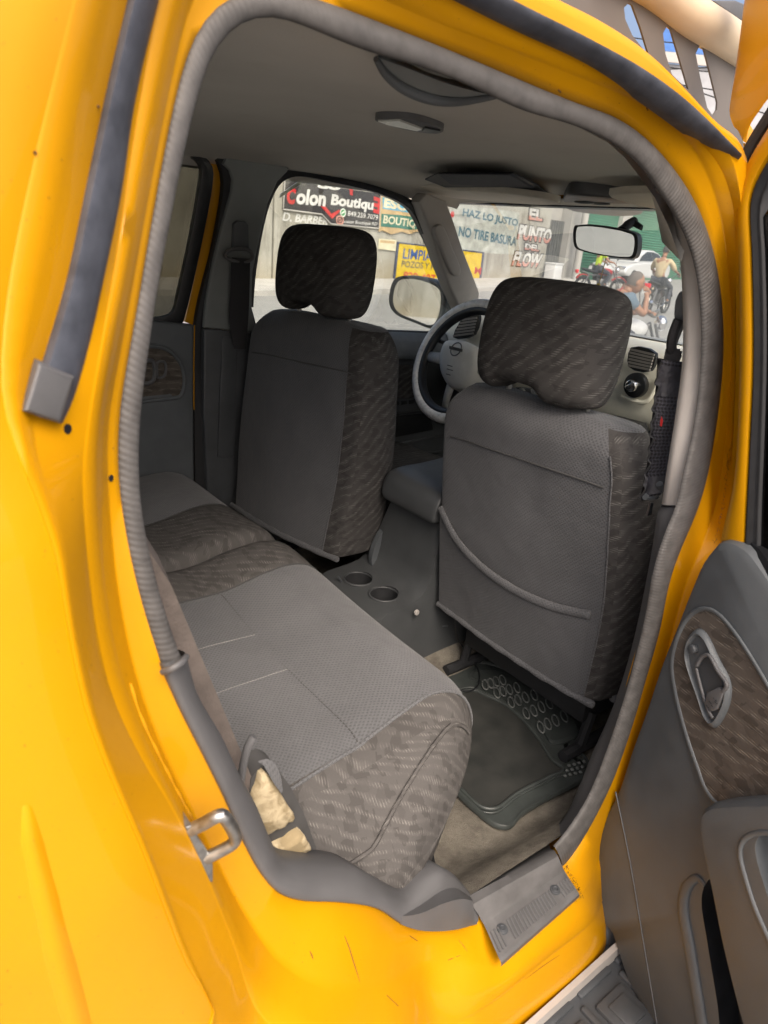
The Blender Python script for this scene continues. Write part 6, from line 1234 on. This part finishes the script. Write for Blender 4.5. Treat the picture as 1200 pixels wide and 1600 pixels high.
def person(loc, rz, label, J, shirt, trousers, hair, bald=False, bareheaded=True):
    """J: joints in local space (x forward, y left)"""
    t = local_empty('person', loc, rz, label, 'person', 'people in the street')
    n = {}; e = []
    def N_(k, p, r): n[k] = (Vector(p), r)
    N_('pelvis', J['pelvis'], (.13, .10)); N_('waist', Vector(J['pelvis']).lerp(J['neck'], .35), (.125, .10)); N_('chest', Vector(J['pelvis']).lerp(J['neck'], .75), (.15, .11)); N_('neck', J['neck'], .055); N_('skull', Vector(J['neck']).lerp(J['head'], .45), .058)
    e += [('pelvis', 'waist'), ('waist', 'chest'), ('chest', 'neck'), ('neck', 'skull')]
    for s in ('l', 'r'):
        N_('sh'+s, J['sh'+s], .062); N_('el'+s, J['el'+s], .044); N_('wr'+s, J['wr'+s], .027)
        e += [('chest', 'sh'+s), ('sh'+s, 'el'+s), ('el'+s, 'wr'+s)]
        hd_ = Vector(J['ha'+s])-Vector(J['wr'+s]); hd_.normalize(); N_('pa'+s, Vector(J['wr'+s])+hd_*.06, (.038, .020)); e += [('wr'+s, 'pa'+s)]
        N_('hi'+s, J['hi'+s], .085); N_('kn'+s, J['kn'+s], .058); N_('an'+s, J['an'+s], .04); e += [('pelvis', 'hi'+s), ('hi'+s, 'kn'+s), ('kn'+s, 'an'+s)]
    body = skinned('body', n, e, MT['skin'], t)
    m_ = MB()
    for s in ('l', 'r'):                          # five separate bent fingers
        hd_ = (Vector(J['ha'+s])-Vector(J['wr'+s])).normalized(); pm = Vector(J['wr'+s])+hd_*.085; sd = hd_.cross(Vector((0, 0, 1))); sd = sd.normalized() if sd.length > .1 else Vector((0, 1, 0)); dn = hd_.cross(sd)
        if dn.z > 0: dn = -dn
        for f in range(4):
            b0 = pm+sd*((f-1.5)*.020); ln = (.062, .072, .068, .052)[f]
            m_.tube([b0-hd_*.02, b0+hd_*ln*.45+dn*.006, b0+hd_*ln*.75+dn*.026, b0+hd_*ln*.8+dn*.046], [.010, .009, .0085, .007], 8)
        sg = 1 if s == 'l' else -1; b0 = Vector(J['wr'+s])+hd_*.03-sd*.03*sg; m_.tube([b0, b0+hd_*.03-sd*.025*sg+dn*.006, b0+hd_*.06-sd*.03*sg+dn*.02], [.012, .011, .008], 8)
    # head with a face, joined to the body mesh
    hc = Vector(J['head']); fw = Vector(J['face']).normalized(); upv = (Vector((0, 0, 1))-fw*fw.z).normalized(); lf_ = upv.cross(fw); HM = Matrix((fw, lf_, upv)).transposed()
    b = bmesh.new(); bmesh.ops.create_uvsphere(b, u_segments=28, v_segments=20, radius=1)
    for v in b.verts:
        x, y, z = v.co; X_ = x*.098; Y_ = y*.077*(1-.18*max(0, -z)**1.5); Z_ = z*.122
        if z < 0: X_ += .012*(-z)*(x > 0)
        if x > .2: 
            X_ += .026*math.exp(-((y*.9)/.16)**2-((z+.12)/.22)**2)                 # nose
            X_ -= .012*math.exp(-((abs(y)-.38)/.17)**2-((z-.10)/.13)**2)            # eye sockets
            X_ += .007*math.exp(-((y)/.35)**2-((z-.27)/.10)**2)                     # brow
            X_ += .006*math.exp(-((y)/.28)**2-((z+.50)/.07)**2)-.004*math.exp(-((y)/.3)**2-((z+.56)/.03)**2)  # mouth
            X_ += .010*math.exp(-((y)/.3)**2-((z+.85)/.18)**2)                      # chin
        v.co = (X_, Y_, Z_)
    m_.bm(b, hc, HM)
    for s in (1, -1): m_.ball(hc+HM @ Vector((-.005, s*.078, -.005)), (.022, .010, .034), rot=HM, seg=10)
    m_.tube([Vector(J['neck']), hc+HM @ Vector((-.02, 0, -.08))], [.058, .055], 12)
    h_ = m_.build('head', MT['skin'], body, sharp=0)
    m_ = MB()
    for s in (1, -1): m_.ball(hc+HM @ Vector((.083, s*.030, .012)), (.010, .013, .009), rot=HM, seg=8)
    m_.build('eyes', MT['black'], body)
    b = bmesh.new(); bmesh.ops.create_uvsphere(b, u_segments=26, v_segments=18, radius=1); dl_ = []
    for v in b.verts:
        x, y, z = v.co; keep = z > .25+.42*max(0, x) if not bald else z > .0+.75*max(0, x+.15)
        rr = (1.02 if bald else 1.10)+(.03*math.sin(11*x+7*y)*math.cos(9*z) if not bald else 0); v.co = (x*.098*rr-.004, y*.077*rr, z*.122*rr)
        if not keep and not (x < .1 and z > -.35): dl_.append(v)
    bmesh.ops.delete(b, geom=dl_, context='VERTS'); m_ = MB(); m_.bm(b, hc, HM); m_.build('hair', hair, body, sharp=0)
    # clothes over the body
    g = lambda r, k=.018: tuple(q+k for q in r) if isinstance(r, tuple) else r+k
    ns = {k: (n[k][0], g(n[k][1])) for k in ('pelvis', 'waist', 'chest')}; es = [('pelvis', 'waist'), ('waist', 'chest')]
    ns['collar'] = (n['chest'][0].lerp(n['neck'][0], .65), .080); es.append(('chest', 'collar'))
    for s in ('l', 'r'):
        ns['sh'+s] = (n['sh'+s][0], .080); ns['sl'+s] = (n['sh'+s][0].lerp(n['el'+s][0], J.get('sleeve', .6)), .068); es += [('chest', 'sh'+s), ('sh'+s, 'sl'+s)]
    sh = skinned('shirt', ns, es, shirt, t)
    ns = {'pelvis': (n['pelvis'][0]-Vector((0, 0, .02)), (.150, .118))}; es = []
    for s in ('l', 'r'):
        ns['hi'+s] = (n['hi'+s][0], .102); ns['kn'+s] = (n['kn'+s][0], .074); ns['an'+s] = (n['kn'+s][0].lerp(n['an'+s][0], .93), .062); es += [('pelvis', 'hi'+s), ('hi'+s, 'kn'+s), ('kn'+s, 'an'+s)]
    skinned('trousers', ns, es, trousers, t)
    for s in ('l', 'r'):
        m_ = MB(); a = Vector(J['an'+s]); m_.tube([a+Vector((-.07, 0, -.03)), a+Vector((0, 0, -.03)), a+Vector((.10, 0, -.045)), a+Vector((.19, 0, -.055))], [.035, .048, .042, .026], 10, flat=.8, up=(0, 0, 1)); m_.build('shoe', MT['blackmatt'], t)
    return t
def seat_pose(lean=.12, hands=((.28, .34, 1.05), (.28, -.34, 1.05)), pelvis=(-.22, 0, .90), face=(1, 0, -.05), neckz=1.42):
    J = {'pelvis': pelvis, 'neck': (pelvis[0]+lean, 0, neckz), 'head': (pelvis[0]+lean+.05, 0, neckz+.17), 'face': face}
    for s, y in (('l', 1), ('r', -1)):
        J['sh'+s] = (pelvis[0]+lean*.9, y*.185, neckz-.07); w_ = Vector(hands[0] if y > 0 else hands[1]); J['ha'+s] = w_; J['wr'+s] = w_.lerp(Vector(J['sh'+s]), .16)
        J['el'+s] = Vector(J['sh'+s]).lerp(J['wr'+s], .52)+Vector((-.03, y*.07, -.10)); J['hi'+s] = (pelvis[0]+.05, y*.12, pelvis[2]-.03); J['kn'+s] = (pelvis[0]+.42, y*.22, .72); J['an'+s] = (pelvis[0]+.26, y*.25, .36)
    return J
rdir = math.atan2(hd.y, hd.x)
p1 = ground_at(934, 462); p1 = Vector((p1.x, p1.y, G(p1.x, p1.y)))
motorcycle(p1, rdir+.12, 'red motorcycle seen side-on in front of the white car, rider in hi-vis', MT['redpaint'])
person(p1, rdir+.12, 'rider in a yellow-green hi-vis vest sitting on the red motorcycle', seat_pose(.10), MT['hivis'], MT['trousers'], MT['hair'])
p2 = ground_at(1022, 491)
az2 = math.atan2(p2.y+1.22, p2.x+1.0)
motorcycle(p2, az2-.35, 'dark motorcycle seen from behind with a bright red tail light', MT['black'])
J = seat_pose(.06, neckz=1.46); J['sleeve'] = .95
person(p2, az2-.35, 'rider in a beige shirt seen from behind on the motorcycle with the red tail light', J, MT['shirtbeige'], MT['trousers'], MT['hair'])
# man leaning on the handlebars of the nearest motorcycle, hand at his mouth
p3 = CAMP+ray(972, 470)*8.2; p3 = Vector((p3.x, p3.y, G(p3.x, p3.y)))
motorcycle(p3, rdir+.05, 'nearest motorcycle, white tank, under the man leaning on its handlebars', MT['carwhite'])
J = {'pelvis': (-.30, 0, .86), 'neck': (.00, 0, 1.20), 'head': (.11, -.02, 1.30), 'face': (1, .0, -.18), 'shl': (-.02, .19, 1.14), 'shr': (-.02, -.19, 1.14), 'ell': (.16, .24, .93), 'elr': (.20, -.23, .95), 'wrl': (.36, .10, .98), 'hal': (.44, .02, .97), 'wrr': (.245, -.10, 1.155), 'har': (.235, -.045, 1.26), 'hil': (-.24, .12, .83), 'hir': (-.24, -.12, .83), 'knl': (.14, .26, .70), 'knr': (.14, -.26, .70), 'anl': (.02, .26, .36), 'anr': (.02, -.26, .36), 'sleeve': .62}
ps_ = person(p3, rdir+.05, 'man with cropped hair in a blue T-shirt leaning forward, hand at his mouth', J, MT['shirtblue'], MT['trousers'], MT['hairgrey'], True)
m_ = MB(); m_.tube(curve([Vector(p) for p in [(-.10, -.20, 1.24), (-.16, -.20, 1.16), (-.22, -.19, 1.05), (-.28, -.17, .95)]], 12), .022, 8, flat=.4); m_.build('bag_strap', MT['pinkstrap'], ps_)
# white saloon car
def saloon(loc, rz, label):
    t = local_empty('car', loc, rz, label, 'car')
    prof = [(-2.2, .45), (-2.22, .75), (-2.1, .93), (-1.6, .99), (-1.2, 1.0), (.75, .96), (1.6, .86), (2.1, .72), (2.2, .5), (2.15, .32), (-2.1, .32)]
    rows = []
    for y, k in ((-.86, .90), (-.84, .97), (-.78, 1), (-.4, 1.02), (0, 1.03), (.4, 1.02), (.78, 1), (.84, .97), (.86, .90)):
        rows.append([Vector((x*(.985 if abs(y) > .8 else 1), y, .32+(z-.32)*k)) for x, z in prof])
    m_ = MB(); m_.grid(rows, cv=True, uv=False, capu=True); m_.build('body', MT['carwhite'], t, sharp=40, sub=1)
    cab = [(-1.75, .97), (-1.15, 1.36), (-.6, 1.45), (.1, 1.44), (.75, 1.20), (1.15, .93)]
    rows = [[Vector((x, y*(1 if z < 1.0 else .82), z-(.03 if abs(y) > .7 and z > 1.1 else 0))) for x, z in cab] for y in (-.76, -.70, -.3, 0, .3, .70, .76)]
    m_ = MB(); m_.grid(rows, uv=False); m_.add(rows[0], [list(range(6))]); m_.add(rows[-1], [list(range(6))]); m_.build('cabin', MT['carwhite'], t, sharp=40)
    for s in (-1, 1):
        for l in ([(-1.45, 1.04), (-1.05, 1.31), (-.55, 1.385), (-.42, 1.385), (-.42, 1.02)], [(-.34, 1.02), (-.34, 1.385), (.1, 1.37), (.62, 1.17), (.88, 1.0)]):
            m_ = MB(); m_.slab([Vector((x, s*(.775-(z-1.0)*.33), z)) for x, z in l], (0, -s*.03, 0)); m_.build('side_window', MT['carglass'], t)
        for x in (-1.35, 1.35):
            m_ = MB(); m_.cyl((x, s*.76, .32), .32, .32, .22, rot=Matrix.Rotation(R_(90), 3, 'X'), n=28, bev=.04); wl = m_.build('wheel', MT['tyre'], t); m_ = MB(); m_.cyl((x, s*.87, .32), .20, .18, .02, rot=Matrix.Rotation(R_(90), 3, 'X'), n=20); m_.build('rim', MT['steel'], wl)
        m_ = MB(); m_.box((-2.17, s*.62, .80), (.12, .32, .14), bev=.03); m_.build('tail_light', MT['lampred'], t)
        m_ = MB(); m_.box((2.06, s*.62, .68), (.2, .34, .12), bev=.04); m_.build('headlight', MT['chrome'], t)
        m_ = MB(); m_.box((-.5, s*.862, .80), (.16, .02, .03), bev=.008); m_.build('door_handle', MT['carwhite'], t)
    m_ = MB(); m_.slab([Vector((-1.68, -.62, 1.02)), Vector((-1.68, .62, 1.02)), Vector((-1.2, .52, 1.345)), Vector((-1.2, -.52, 1.345))], (.02, 0, -.03)); m_.slab([Vector((1.08, -.62, .98)), Vector((1.08, .62, .98)), Vector((.74, .54, 1.21)), Vector((.74, -.54, 1.21))], (-.02, 0, -.03)); m_.build('windscreen', MT['carglass'], t)
    return t
pc_ = WQ(15.6, 0, 1.9); saloon((pc_.x, pc_.y, G(pc_.x, 0)+.05), WA+math.pi, 'white saloon car parked before the green roller shutters')
